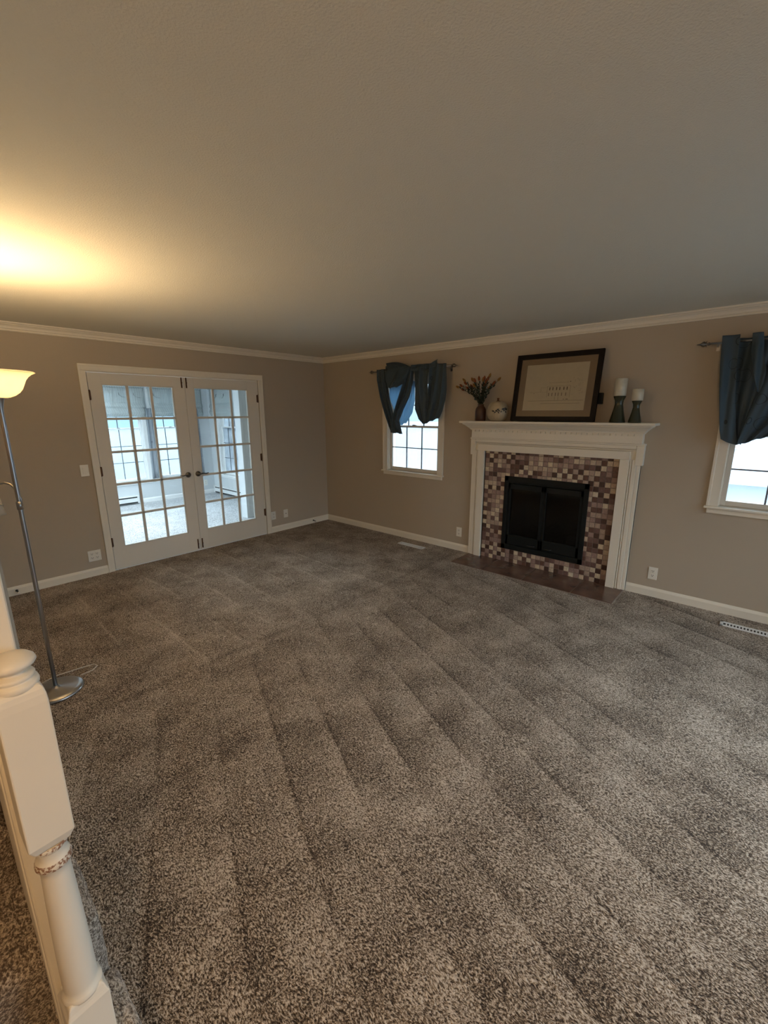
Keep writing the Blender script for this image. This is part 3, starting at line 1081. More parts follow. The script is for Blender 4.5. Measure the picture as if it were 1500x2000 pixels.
# ------------------------------------------------------------------ outlets, switch
def outlet(P, u, z, label, w=0.073, duplex=1, switch=False, blank=False):
    org = P(u, 0, z - 0.057)
    t = thing('light_switch' if switch else 'wall_outlet', label, 'light switch' if switch else 'outlet', org)
    ww = w / 2
    MB().box(P(u - ww, 0, z - 0.058), P(u + ww, -0.006, z + 0.058), 0.0025).build('cover_plate', M['white_plastic'], t)
    if switch:
        MB().box(P(u - 0.016, -0.006, z - 0.033), P(u + 0.016, -0.010, z + 0.033), 0.001).build('rocker', M['white_plastic'], t)
        return t
    if blank:
        MB().lathe([(0.006, 0), (0.006, 0.006), (0, 0.006)], P(u, -0.006, z), 10, axis=Vector(P(0, -1, 0)) - Vector(P(0, 0, 0))).build('jack', M['slot'], t)
        return t
    cs = [u] if duplex == 1 else [u - 0.023, u + 0.023]
    for cu in cs:
        for dz in (-0.021, 0.021):
            s = MB()
            rc = MB()
            rc.box(P(cu - 0.0165, -0.006, z + dz - 0.014), P(cu + 0.0165, -0.0085, z + dz + 0.014), 0.004)
            s.box(P(cu - 0.0085, -0.0085, z + dz - 0.001), P(cu - 0.0055, -0.0092, z + dz + 0.009))
            s.box(P(cu + 0.0055, -0.0085, z + dz - 0.001), P(cu + 0.0085, -0.0092, z + dz + 0.009))
            s.box(P(cu - 0.003, -0.0085, z + dz - 0.009), P(cu + 0.003, -0.0092, z + dz - 0.004))
            ro = rc.build('receptacle', M['white_plastic'], t)
            s.build('socket_slots', M['slot'], ro)
    return t


outlet(PA, -3.222, 0.217, 'white four-socket outlet left of the french doors', 0.118, 2)
outlet(PA, -3.190, 1.107, 'white light switch left of the french doors', switch=True)
outlet(PA, -1.018, 0.244, 'white wall outlet just right of the french doors')
outlet(PA, -0.809, 0.240, 'white cable plate nearer the room corner', blank=True)
outlet(PB, -2.425, 0.235, 'white wall outlet left of the fireplace')
outlet(PB, -4.489, 0.222, 'white wall outlet right of the fireplace')
outlet(PF, -0.195, 0.235, 'white outlet in the sunroom corner, seen through the right door')


# door stops on the baseboard
def door_stop(x, label):
    t = thing('door_stop', label, 'door stop', (x, -0.014, 0.03))
    MB().lathe([(0.011, 0), (0.011, 0.004), (0.006, 0.006), (0.006, 0.055), (0.0075, 0.058)], (x, -0.014, 0.045), 12, axis=(0.1, -1, -0.15)).build('spring_rod', M['slot'], t)
    MB().lathe([(0.009, 0), (0.010, 0.006), (0.008, 0.016), (0, 0.017)], (x + 0.0055, -0.069, 0.037), 12, axis=(0.1, -1, -0.15)).build('bumper', M['rubber'], t)


door_stop(-3.885, 'small door stop on the baseboard behind the floor lamp')
door_stop(-0.318, 'small door stop on the baseboard near the room corner')


# floor registers
def register(x0, x1, y0, y1, label):
    t = thing('floor_register', label, 'floor vent', ((x0 + x1) / 2, (y0 + y1) / 2, 0))
    f = MB()
    f.box((x0, y0, 0.0), (x0 + 0.018, y1, 0.008), 0.002)
    f.box((x1 - 0.018, y0, 0.0), (x1, y1, 0.008), 0.002)
    f.box((x0, y0, 0.0), (x1, y0 + 0.022, 0.008), 0.002)
    f.box((x0, y1 - 0.022, 0.0), (x1, y1, 0.008), 0.002)
    n = 17
    for i in range(1, n):
        y = y0 + 0.022 + (y1 - y0 - 0.044) * i / n
        f.box((x0 + 0.016, y - 0.0045, 0.0), (x1 - 0.016, y + 0.0045, 0.006))
    f.build('grille', M['heater'], t)
    MB().box((x0 + 0.01, y0 + 0.01, 0.0005), (x1 - 0.01, y1 - 0.01, 0.0015)).build('duct', M['slot'], t)


register(-0.280, -0.195, -2.065, -1.675, 'white metal floor vent in the carpet below the left window')
register(-0.280, -0.195, -5.42, -5.028, 'white metal floor vent in the carpet below the right window')

# ------------------------------------------------------------------ fireplace
fy0, fy1 = -4.285, -2.585        # outer faces of the legs
oy0, oy1 = -4.118, -2.745        # opening
fp = thing('fireplace_surround', 'white carved wooden fireplace surround with dentil mantel shelf', 'fireplace', (-0.05, -3.435, 0))
FD = 0.062
for (a, b, s) in ((fy0, oy0, 1), (oy1, fy1, -1)):
    lg = MB()
    ins = oy0 if s == 1 else oy1
    outw = fy0 if s == 1 else fy1
    lg.box((0, a, 0.0102), (-0.034, b, 1.25))
    d = -1 if s == 1 else 1
    lg.box((0, ins, 0.0102), (-FD, ins + d * 0.078, 1.2445), 0.002)
    lg.box((0, ins + d * 0.084, 0.0102), (-FD + 0.008, ins + d * 0.094, 1.2445), 0.003)
    lg.box((0, ins + d * 0.100, 0.0102), (-0.052, outw + (-d) * 0.031, 1.2445), 0.003)
    lg.box((0, outw - d * 0.030, 0.0102), (-0.046, outw, 1.22), 0.004)
    lg.build('leg', M['trim'], fp)
hd = MB()
hd.box((0, fy0 + 0.001, 1.2505), (-0.034, fy1 - 0.001, 1.395))
hd.box((0, oy0 - 0.078, 1.245), (-FD, oy1 + 0.078, 1.318), 0.002)
hd.box((0, fy0 + 0.046, 1.324), (-FD + 0.006, fy1 - 0.046, 1.334), 0.003)
hd.box((0, fy0 + 0.046, 1.340), (-0.0575, fy1 - 0.046, 1.3715), 0.003)
for (a, b) in ((fy0 - 0.016, fy0 + 0.045), (fy1 - 0.045, fy1 + 0.016)):      # shouldered corners
    hd.box((0, a, 1.197), (-0.0565, b, 1.371), 0.003)
hd.box((0, fy0 - 0.020, 1.372), (-0.064, fy1 + 0.020, 1.3895), 0.004)
hd.build('header', M['trim'], fp)
fz = MB()
fz.box((0, fy0 + 0.004, 1.390), (-0.080, fy1 - 0.004, 1.478), 0.002)
fz.build('frieze', M['trim'], fp)
dn = MB()
nd = 34
for i in range(nd):
    y = fy0 + 0.012 + (fy1 - fy0 - 0.024) * (i + 0.5) / nd
    dn.box((-0.078, y - 0.016, 1.456), (-0.094, y + 0.016, 1.474), 0.001)
dn.box((0, fy0 - 0.004, 1.474), (-0.098, fy1 + 0.004, 1.482), 0.002)
dn.build('dentil_band', M['trim'], fp)


def flare(mb, steps):
    """stack of mitred courses: (depth, side overhang, z)"""
    rings = []
    for d, e, z in steps:
        rings.append([mb.bm.verts.new(p) for p in ((0, fy0 - e, z), (-d, fy0 - e, z), (-d, fy1 + e, z), (0, fy1 + e, z))])
    for i in range(len(rings) - 1):
        for k in range(4):
            mb.bm.faces.new((rings[i][k], rings[i][(k + 1) % 4], rings[i + 1][(k + 1) % 4], rings[i + 1][k]))
    mb.bm.faces.new(rings[0])
    mb.bm.faces.new(rings[-1][::-1])
    return mb


flare(MB(), [(0.096, 0.004, 1.480), (0.102, 0.010, 1.486), (0.106, 0.014, 1.494), (0.116, 0.022, 1.500), (0.122, 0.026, 1.506), (0.150, 0.050, 1.528), (0.168, 0.066, 1.536), (0.172, 0.068, 1.545), (0.186, 0.080, 1.549)]).build('crown', M['trim'], fp)
sh = MB().box((0, fy0 - 0.100, 1.548), (-0.208, fy1 + 0.090, 1.572), 0.006, 3)
sh.build('mantel_shelf', M['trim'], fp)

# mosaic field (one slab with the firebox cut out)
mz = MB()
iy0, iy1, iz0, iz1 = -3.876, -2.995, 0.161, 0.986
for (a, b) in (((oy0, 0.0102), (iy0 + 0.01, 1.25)), ((iy1 - 0.01, 0.0102), (oy1, 1.25)), ((iy0 + 0.01, iz1 - 0.01), (iy1 - 0.01, 1.25)), ((iy0 + 0.01, 0.0102), (iy1 - 0.01, iz0 + 0.01))):
    mz.box((-0.0005, a[0], a[1]), (-0.020, b[0], b[1]))
mo = mz.build('mosaic_panel', M['mosaic'], None, origin=(0, oy1, 0.006))
tag(mo, 'brown and cream square stone mosaic around the firebox', 'tile')

# hearth tiles set in the floor
hts = [-4.278, -3.914, -3.428, -2.971, -2.589]
tag(MB().box((-0.430, -4.278, 0.0), (0, -2.589, 0.004)).build('hearth_grout', M['grout']), 'grey grout bed under the brown hearth tiles', 'tile')
hl = ['brown glazed hearth tile at the right end', 'brown glazed hearth tile second from the right end', 'brown glazed hearth tile second from the left end', 'brown glazed hearth tile at the left end']
for i in range(4):
    a, b = hts[i] + 0.005, hts[i + 1] - 0.005
    tag(MB().box((-0.428, a, 0.004), (-0.001, b, 0.010), 0.0015).build('hearth_tile', M['hearth']), hl[i], 'tile', 'hearth tiles')

# insert
ins = thing('fireplace_insert', 'black metal fireplace insert with two glass doors', 'fireplace insert', (-0.03, -3.435, 0.161))
fr = MB()
xf = -0.030
fw = 0.045
fr.box((0.02, iy0, iz0), (xf, iy0 + fw, iz1), 0.003)
fr.box((0.02, iy1 - fw, iz0), (xf, iy1, iz1), 0.003)
fr.box((0.02, iy0, iz1 - 0.055), (xf, iy1, iz1), 0.003)
fr.box((0.02, iy0, iz0), (xf, iy1, iz0 + 0.055), 0.003)
fr.box((0.02, iy0 + 0.01, iz1 - 0.075), (xf + 0.010, iy1 - 0.01, iz1 - 0.05), 0.002)
fr.build('frame', M['black_metal'], ins)
ym = (iy0 + iy1) / 2
for (a, b, hy) in ((iy0 + fw + 0.004, ym - 0.002, ym - 0.085), (ym + 0.002, iy1 - fw - 0.004, ym + 0.095)):
    dr = MB()
    za, zb = iz0 + 0.060, iz1 - 0.082
    bw = 0.024
    dr.box((0.004, a, za), (-0.022, a + bw, zb), 0.002)
    dr.box((0.004, b - bw, za), (-0.022, b, zb), 0.002)
    dr.box((0.004, a, zb - 0.055), (-0.022, b, zb), 0.002)
    dr.box((0.004, a, za), (-0.022, b, za + 0.105), 0.002)
    dr.box((0.0, a + 0.03, za + 0.100), (-0.026, b - 0.03, za + 0.112), 0.002)
    dr.box((0.0, a + bw - 0.004, za + 0.11), (-0.026, a + bw + 0.004, zb - 0.05), 0.001)
    dr.box((0.0, b - bw - 0.004, za + 0.11), (-0.026, b - bw + 0.004, zb - 0.05), 0.001)
    do = dr.build('door', M['black_metal'], ins)
    MB().box((-0.004, a + bw, za + 0.10), (-0.008, b - bw, zb - 0.055)).build('glass', M['firedoor_glass'], do)
    MB().tube([(-0.022, hy - 0.045, za + 0.030), (-0.040, hy - 0.040, za + 0.030), (-0.044, hy, za + 0.026), (-0.040, hy + 0.040, za + 0.030), (-0.022, hy + 0.045, za + 0.030)], 0.005, 8).build('handle', M['black_gloss'], do)
# firebox cavity and logs
cv = MB()
cv.box((0.14, -3.86, 0.15), (0.52, -3.84, 0.98)).box((0.14, -3.03, 0.15), (0.52, -3.01, 0.98)).box((0.50, -3.86, 0.15), (0.52, -3.01, 0.98)).box((0.02, -3.86, 0.15), (0.52, -3.01, 0.172)).box((0.02, -3.86, 0.968), (0.52, -3.01, 0.99))
cv.build('firebox', M['firebox'], ins)


def log(p0, p1, r, parent):
    n = 9
    p0, p1 = Vector(p0), Vector(p1)
    pts = [p0.lerp(p1, i / (n - 1)) + Vector((random.uniform(-1, 1), random.uniform(-1, 1), random.uniform(-1, 1))) * r * 0.14 for i in range(n)]
    MB().tube(pts, [r * random.uniform(0.85, 1.1) for _ in pts], 10).build('log', M['log'], parent)


log((0.28, -3.70, 0.215), (0.28, -3.17, 0.215), 0.042, ins)
log((0.20, -3.62, 0.30), (0.30, -3.20, 0.36), 0.038, ins)
log((0.22, -3.28, 0.25), (0.27, -3.50, 0.47), 0.034, ins)
log((0.26, -3.72, 0.42), (0.20, -3.45, 0.32), 0.032, ins)

# ------------------------------------------------------------------ mantel objects
MZ = 1.572
vx, vy = -0.115, -2.708
v = MB()
v.lathe([(0.0, 0), (0.054, 0), (0.057, 0.006), (0.057, 0.105), (0.054, 0.128), (0.044, 0.146), (0.034, 0.156), (0.032, 0.166), (0.037, 0.176), (0.033, 0.178), (0.029, 0.166), (0.031, 0.155), (0.0, 0.15)], (vx, vy, MZ), 32, cap=False)
tag(v.build('vase', M['amber']), 'brown ceramic bottle vase at the left end of the mantel', 'vase')
bq = thing('dried_flowers', 'rust and green dried flower bunch in the brown vase', 'flowers', (vx, vy, MZ + 0.16))
tips = [(-2.425, 1.955), (-2.475, 1.965), (-2.49, 1.925), (-2.535, 2.015), (-2.545, 1.985), (-2.60, 2.020), (-2.625, 2.015), (-2.66, 2.005), (-2.69, 2.025), (-2.735, 2.010), (-2.750, 2.025),
        (-2.77, 1.995), (-2.805, 2.050), (-2.790, 2.02), (-2.83, 1.965), (-2.895, 2.012), (-2.86, 1.975), (-2.585, 1.955), (-2.64, 1.955), (-2.70, 1.965), (-2.745, 1.955), (-2.79, 1.93), (-2.53, 1.94)]
stems, lv = MB(), MB()
for i, (ty, tz) in enumerate(tips):
    tx = vx + random.uniform(-0.07, 0.05)
    b0 = Vector((vx + random.uniform(-0.012, 0.012), vy + random.uniform(-0.014, 0.014), MZ + 0.162))
    tp = Vector((tx, ty, tz - 0.02))
    mid = b0.lerp(tp, 0.5) + Vector((0, (vy - ty) * 0.10, 0.015))
    pts = [b0, b0.lerp(mid, 0.5) + Vector((0, 0, 0.004)), mid, mid.lerp(tp, 0.5) + Vector((0, 0, 0.004)), tp]
    stems.tube(pts, [0.0028, 0.0025, 0.0024, 0.0022, 0.002], 6)
    d = (tp - mid).normalized()
    bm_ = MB().lathe([(0, 0), (0.008, 0.004), (0.0125, 0.016), (0.012, 0.030), (0.008, 0.042), (0.0, 0.052)], tp - d * 0.012, 10, axis=d)
    bm_.build('bud', M['bud'] if i % 3 else M['bud2'], bq)
    for k in range(16):
        t_ = 0.10 + 0.78 * k / 15 + random.uniform(-0.03, 0.03)
        p = b0.lerp(mid, t_ * 2) if t_ < 0.5 else mid.lerp(tp, t_ * 2 - 1)
        a = Vector((random.uniform(-1, 1), random.uniform(-1, 1), 0.9)).normalized()
        L_ = random.uniform(0.022, 0.042)
        s_ = a.cross(d).normalized() * 0.0085
        q = p + a * L_
        m_ = p + a * L_ * 0.5
        nn_ = a.cross(s_).normalized() * 0.0008
        lv.face([p + nn_, m_ + s_ + nn_, q + nn_, m_ - s_ + nn_])
        lv.face([p - nn_, m_ - s_ - nn_, q - nn_, m_ + s_ - nn_])
stems.build('stems', M['stem'], bq)
lv.build('leaves', M['leaf'], bq)

# ribbed ceramic pumpkin jar
px_, py_ = -0.12, -2.912
t = bmesh.new()
prof = [(0.0, 0.0), (0.055, 0.0), (0.068, 0.006), (0.096, 0.032), (0.111, 0.070), (0.113, 0.105), (0.104, 0.145), (0.085, 0.180), (0.060, 0.198), (0.030, 0.203), (0.0, 0.201)]
jar = MB().lathe(prof, (px_, py_, MZ), 96, cap=False)
for vtx in jar.bm.verts:
    dx, dy = vtx.co.x - px_, vtx.co.y - py_
    rr = math.hypot(dx, dy)
    if rr > 0.02:
        an = math.atan2(dy, dx)
        k = 1 - 0.030 * (1 - abs(math.sin(an * 6)) ** 0.7)
        vtx.co.x, vtx.co.y = px_ + dx * k, py_ + dy * k
jr = thing('pumpkin_jar', 'cream ceramic pumpkin jar with dark painted leaves beside the vase', 'ornament', (px_, py_, MZ))
jar.build('body', M['pumpkin'], jr)
MB().lathe([(0.034, 0.0), (0.026, 0.006), (0.012, 0.012), (0.010, 0.022), (0.013, 0.034), (0.010, 0.040), (0, 0.041)], (px_, py_, MZ + 0.198), 14, cap=False).build('stem', M['pumpkin_stem'], jr)
lf = MB()
for (da, zz, tilt, ln) in ((-0.50, 0.122, 0.5, 0.020), (-0.40, 0.132, 0.4, 0.018), (-0.25, 0.125, 0.3, 0.022), (-0.33, 0.112, 0.8, 0.015), (0.10, 0.120, 0.4, 0.019), (0.02, 0.108, -0.7, 0.018), (0.18, 0.106, -0.5, 0.020),
                           (0.40, 0.104, -0.3, 0.021), (0.27, 0.092, 0.6, 0.016), (-0.12, 0.098, 0.9, 0.014), (-0.45, 0.095, -0.9, 0.015), (0.05, 0.090, -1.0, 0.016)):
    an = PI + 0.62 - da * 1.4       # faces the camera side
    rad = 0.1145
    c0 = Vector((px_ + rad * math.cos(an), py_ + rad * math.sin(an), MZ + zz))
    nrm = Vector((math.cos(an), math.sin(an), 0))
    hor = Vector((-math.sin(an), math.cos(an), 0))
    ax = (hor * math.cos(tilt) + Vector((0, 0, 1)) * math.sin(tilt))
    pp = nrm.cross(ax)
    ring = [c0 + ax * ln * 0.72 * math.cos(q * PI / 4) * 1.0 + pp * ln * 0.36 * math.sin(q * PI / 4) for q in range(8)]
    back = [p - nrm * 0.006 for p in ring]
    A_ = [lf.bm.verts.new(p + nrm * 0.0006) for p in ring]
    B_ = [lf.bm.verts.new(p) for p in back]
    lf.bm.faces.new(A_)
    for q in range(8):
        lf.bm.faces.new((A_[q], A_[(q + 1) % 8], B_[(q + 1) % 8], B_[q]))
lf.build('painted_leaves', M['slot'], jr)

# framed print leaning on the wall
pic = thing('framed_picture', 'dark framed pale print of a long house leaning on the mantel', 'picture', (-0.11, -3.49, MZ))
yl, yr = -3.080, -3.892
tilt = math.atan2(0.100, 0.640)
Hh = 0.648
up = Vector((math.sin(tilt), 0, math.cos(tilt)))
nrm = Vector((-math.cos(tilt), 0, math.sin(tilt)))
o0 = Vector((-0.140, 0, MZ + 0.004))


def PP(y, h, d):
    return o0 + up * h + nrm * d + Vector((0, y, 0))


def slab(mb, ya, yb, ha, hb, da, db):
    A_ = [mb.bm.verts.new(PP(y, h, da)) for y, h in ((ya, ha), (yb, ha), (yb, hb), (ya, hb))]
    B_ = [mb.bm.verts.new(PP(y, h, db)) for y, h in ((ya, ha), (yb, ha), (yb, hb), (ya, hb))]
    for k in range(4):
        mb.bm.faces.new((A_[k], A_[(k + 1) % 4], B_[(k + 1) % 4], B_[k]))
    mb.bm.faces.new(A_)
    mb.bm.faces.new(B_[::-1])


fm = MB()
b_ = 0.045
for q in ((yr, yl, 0, b_), (yr, yl, Hh - b_, Hh), (yr, yr + b_, b_, Hh - b_), (yl - b_, yl, b_, Hh - b_)):
    slab(fm, *q, 0.0, 0.022)
for q in ((yr, yl, 0, 0.012), (yr, yl, Hh - 0.012, Hh), (yr, yr + 0.012, 0, Hh), (yl - 0.012, yl, 0, Hh)):
    slab(fm, *q, 0.0, 0.027)
fm.build('frame', M['wood_frame'], pic)
mtb = MB()
pi_ = (-3.780, -3.185, 0.105, 0.548)
for q in ((yr + b_ - 0.005, yl - b_ + 0.005, b_ - 0.005, pi_[2]), (yr + b_ - 0.005, yl - b_ + 0.005, pi_[3], Hh - b_ + 0.005), (yr + b_ - 0.005, pi_[0], pi_[2], pi_[3]), (pi_[1], yl - b_ + 0.005, pi_[2], pi_[3])):
    slab(mtb, *q, 0.004, 0.009)
mtb.build('mat_board', M['mat_board'], pic)
pr = MB()
slab(pr, yr + 0.02, yl - 0.02, 0.02, Hh - 0.02, 0.001, 0.004)
po = pr.build('print', M['print'], pic)
dk, lt_ = MB(), MB()
PW_, PH_ = pi_[1] - pi_[0], pi_[3] - pi_[2]


def pt(a, b):       # a from the left 0..1, b from the top 0..1
    return pi_[1] - a * PW_, pi_[3] - b * PH_


def mark(mb, a0, b0, a1, b1):
    y0_, h0_ = pt(a0, b1)
    y1_, h1_ = pt(a1, b0)
    slab(mb, min(y0_, y1_), max(y0_, y1_), min(h0_, h1_), max(h0_, h1_), 0.004, 0.0045)


for a in (0.42, 0.47, 0.53, 0.58, 0.645, 0.695):
    mark(dk, a, 0.50, a + 0.014, 0.565)
for a in (0.41, 0.465, 0.52, 0.565, 0.62, 0.685):
    mark(dk, a + 0.003, 0.62, a + 0.012, 0.69)
mark(lt_, 0.385, 0.475, 0.75, 0.479)
mark(lt_, 0.40, 0.40, 0.72, 0.404)
mark(lt_, 0.385, 0.475, 0.389, 0.72)
mark(lt_, 0.75, 0.475, 0.754, 0.72)
mark(lt_, 0.28, 0.50, 0.385, 0.503)
mark(lt_, 0.28, 0.50, 0.283, 0.60)
mark(lt_, 0.52, 0.70, 0.525, 0.78)
mark(lt_, 0.575, 0.70, 0.58, 0.78)
mark(lt_, 0.08, 0.785, 0.97, 0.792)
mark(lt_, 0.30, 0.845, 0.93, 0.852)
mark(lt_, 0.10, 0.60, 0.38, 0.603)
mark(dk, 0.66, 0.755, 0.675, 0.768)
mark(dk, 0.70, 0.755, 0.735, 0.768)
mark(dk, 0.165, 0.62, 0.175, 0.63)
mark(dk, 0.735, 0.385, 0.75, 0.40)
for k in range(26):
    a, b = 0.78 + random.random() * 0.16, 0.30 + random.random() * 0.36
    mark(lt_, a, b, a + 0.006, b + 0.012)
dk.build('ink_drawing', M['ink'], po)
lt_.build('pencil_drawing', M['ink_pale'], po)
gp = MB()
slab(gp, yr + b_ - 0.004, yl - b_ + 0.004, b_ - 0.004, Hh - b_ + 0.004, 0.011, 0.013)
gp.build('glass', M['picture_glass'], pic)
bx = MB().box((-0.085, -3.918, 1.735), (-0.040, -3.880, 1.835), 0.003)
bx.build('easel_back', M['black_metal'], pic)


# candle holders
def candle_pair(x, y, hh, ch, cr, br, label_h, label_c):
    prof = [(0.0, 0), (br, 0), (br, 0.008), (br * 0.93, 0.025), (br * 0.66, 0.45 * hh), (br * 0.50, 0.70 * hh), (br * 0.54, 0.84 * hh), (br * 0.74, 0.97 * hh), (br * 0.76, hh), (br * 0.68, hh), (br * 0.5, 0.9 * hh), (br * 0.38, 0.72 * hh), (br * 0.52, 0.42 * hh), (br * 0.80, 0.05 * hh), (0, 0.03 * hh)]
    h = MB().lathe(prof, (x, y, MZ), 40, cap=False).build('candle_holder', M['holder_glass'])
    tag(h, label_h, 'candle holder')
    c = thing('pillar_candle', label_c, 'candle', (x, y, MZ + hh + 0.001))
    MB().lathe([(0, 0), (cr - 0.003, 0), (cr, 0.004), (cr, ch - 0.005), (cr - 0.005, ch), (cr * 0.5, ch - 0.006), (0, ch - 0.008)], (x, y, MZ + hh + 0.001), 40, cap=False).build('wax', M['candle'], c)
    MB().tube([(x, y, MZ + hh + ch - 0.008), (x + 0.001, y, MZ + hh + ch + 0.002), (x + 0.003, y + 0.001, MZ + hh + ch + 0.006)], 0.001, 6).build('wick', M['slot'], c)


candle_pair(-0.115, -4.070, 0.228, 0.150, 0.0485, 0.066, 'taller smoky glass candle holder on the mantel', 'taller ivory pillar candle on the mantel')
candle_pair(-0.112, -4.208, 0.186, 0.098, 0.0445, 0.052, 'shorter smoky glass candle holder at the right end of the mantel', 'shorter ivory pillar candle at the right end of the mantel')


# ------------------------------------------------------------------ curtains
def rod(ya, yb, label):
    t = thing('curtain_rod', label, 'curtain rod', (-0.09, (ya + yb) / 2, 2.18))
    z = 2.178
    MB().tube([(-0.088, ya, z), (-0.088, (ya + yb) / 2, z), (-0.088, yb, z)], 0.008, 12).build('rod', M['nickel'], t)
    for y, s in ((ya, 1), (yb, -1)):
        f = MB().lathe([(0.009, 0), (0.013, 0.004), (0.009, 0.010), (0.006, 0.016), (0.020, 0.034), (0.022, 0.040), (0.018, 0.048), (0.007, 0.060), (0.004, 0.078), (0, 0.088)], (-0.088, y, z), 16, axis=(0, s, 0))
        f.tube([(-0.088, y + s * 0.02, z - 0.022), (-0.088, y + s * 0.030, z), (-0.088, y + s * 0.02, z + 0.022)], 0.003, 6)
        f.build('finial', M['dark_nickel'], t)
    for y in (ya - 0.05, yb + 0.05):
        MB().tube([(0.0, y, z - 0.02), (-0.05, y, z - 0.02), (-0.088, y, z - 0.012)], 0.005, 8).box((0, y - 0.012, z - 0.05), (-0.004, y + 0.012, z + 0.01)).build('bracket', M['nickel'], t)
    return t


rod(-1.10, -2.295, 'metal curtain rod over the window left of the fireplace')
rod(-4.655, -6.00, 'metal curtain rod over the window right of the fireplace')


def lerp_curve(pts, t):
    n = len(pts) - 1
    f = min(max(t, 0), 1) * n
    i = min(int(f), n - 1)
    k = f - i
    k = k * k * (3 - 2 * k) if False else k
    return tuple(pts[i][j] + (pts[i + 1][j] - pts[i][j]) * k for j in range(len(pts[0])))


def cloth(left, right, folds, amp, x0, seed, nu=90, nv=60, gather=None, pinch=0.0):
    """sheet between a left edge and a right edge, both lists of (y, z) from top to bottom"""
    rnd = random.Random(seed)
    ph = [rnd.uniform(0, 6.28) for _ in range(6)]
    mb = MB()

    def fn(a, b):
        l, r = lerp_curve(left, b), lerp_curve(right, b)
        aa = a + pinch * math.sin(a * 2 * PI * 2 + ph[3]) * (1 - b) * 0.3
        y, z = l[0] + (r[0] - l[0]) * aa, l[1] + (r[1] - l[1]) * aa
        am = amp * (0.55 + 0.45 * math.sin(b * PI * 0.9 + 0.4))
        w = math.sin(a * folds * 2 * PI + ph[0] + 1.6 * math.sin(b * 2.3 + ph[1])) + 0.45 * math.sin(a * folds * 4.3 * PI + ph[2] + b * 4)
        w += 0.35 * math.sin(b * 9 + a * 7 + ph[4])
        bottom = 0.005 * math.sin(a * folds * 2 * PI + ph[0]) * b
        return (x0 - am * w, y, z + bottom)
    mb.grid(fn, nu, nv)
    return mb


def finish_cloth(mb, name, m, parent, th=0.0025):
    o = mb.build(name, M[m], parent, fix=False)
    s = o.modifiers.new('thick', 'SOLIDIFY')
    s.thickness = th
    return o


cu = thing('curtain', 'slate blue curtain bunched over the rod of the window left of the fireplace', 'curtain', (-0.09, -1.7, 1.4))
# left panel: outer fold, inner drape, lighter copies for its backlit parts
finish_cloth(cloth([(-1.157, 2.200), (-1.165, 2.08), (-1.235, 1.86), (-1.33, 1.62), (-1.375, 1.49), (-1.40, 1.43)], [(-1.335, 2.205), (-1.36, 2.02), (-1.40, 1.83), (-1.455, 1.62), (-1.52, 1.48), (-1.60, 1.392)], 2.2, 0.016, -0.098, 1, 60, 60), 'side_fold', 'curtain', cu)
finish_cloth(cloth([(-1.35, 1.99), (-1.37, 1.86), (-1.42, 1.74), (-1.47, 1.62), (-1.50, 1.52)], [(-1.62, 2.04), (-1.60, 1.92), (-1.56, 1.78), (-1.52, 1.66), (-1.515, 1.54)], 1.2, 0.010, -0.070, 2, 40, 40), 'lit_fold', 'backlit_curtain', cu)
finish_cloth(cloth([(-1.67, 2.195), (-1.60, 2.00), (-1.52, 1.82), (-1.455, 1.66), (-1.42, 1.52), (-1.41, 1.41)], [(-1.775, 2.19), (-1.76, 2.02), (-1.71, 1.86), (-1.60, 1.70), (-1.535, 1.56), (-1.60, 1.400)], 1.8, 0.016, -0.105, 3, 60, 60), 'center_fold', 'curtain', cu)
finish_cloth(cloth([(-1.72, 2.05), (-1.66, 1.88), (-1.58, 1.72), (-1.53, 1.60), (-1.54, 1.50)], [(-1.775, 2.03), (-1.768, 1.90), (-1.765, 1.80), (-1.735, 1.66), (-1.640, 1.535)], 1.4, 0.009, -0.078, 4, 40, 40), 'inner_backlit_fold', 'backlit_curtain', cu)
finish_cloth(cloth([(-1.335, 2.235), (-1.335, 2.14), (-1.345, 2.05), (-1.36, 1.985), (-1.40, 1.965)], [(-1.735, 2.205), (-1.715, 2.13), (-1.67, 2.06), (-1.60, 2.015), (-1.52, 1.975)], 1.1, 0.018, -0.120, 5, 50, 40), 'swag', 'curtain', cu)
finish_cloth(cloth([(-1.335, 2.272), (-1.335, 2.22), (-1.34, 2.17)], [(-1.735, 2.20), (-1.74, 2.17), (-1.73, 2.14)], 0.9, 0.012, -0.112, 6, 40, 16), 'swag_top', 'curtain', cu)
hp = MB()
hp.grid(lambda a, b: (-0.110 + 0.035 * math.sin(b * PI) * 0.6, -1.335 - 0.40 * a, (2.270 - 0.07 * a + 0.032 * math.sin(a * PI)) - b * 0.07), 30, 8)
finish_cloth(hp, 'rolled_edge', 'curtain', cu)
# right panel
finish_cloth(cloth([(-1.765, 2.205), (-1.775, 2.01), (-1.79, 1.86), (-1.80, 1.70), (-1.86, 1.58), (-1.925, 1.525)], [(-1.99, 2.19), (-1.985, 2.05), (-2.00, 1.92), (-2.03, 1.80), (-2.03, 1.68), (-1.99, 1.545)], 1.5, 0.018, -0.100, 7, 60, 60), 'right_fold', 'curtain', cu)
finish_cloth(cloth([(-2.02, 2.215), (-2.02, 2.06), (-2.00, 1.86), (-1.985, 1.72), (-1.965, 1.62), (-1.935, 1.525)], [(-2.252, 2.205), (-2.252, 2.06), (-2.248, 1.92), (-2.236, 1.80), (-2.20, 1.68), (-2.155, 1.595)], 2.3, 0.017, -0.112, 8, 70, 60), 'right_panel', 'curtain', cu)
finish_cloth(cloth([(-1.74, 2.222), (-1.74, 2.19), (-1.745, 2.15)], [(-2.03, 2.222), (-2.03, 2.19), (-2.03, 2.15)], 1.3, 0.014, -0.112, 9, 40, 12), 'gather', 'curtain', cu)
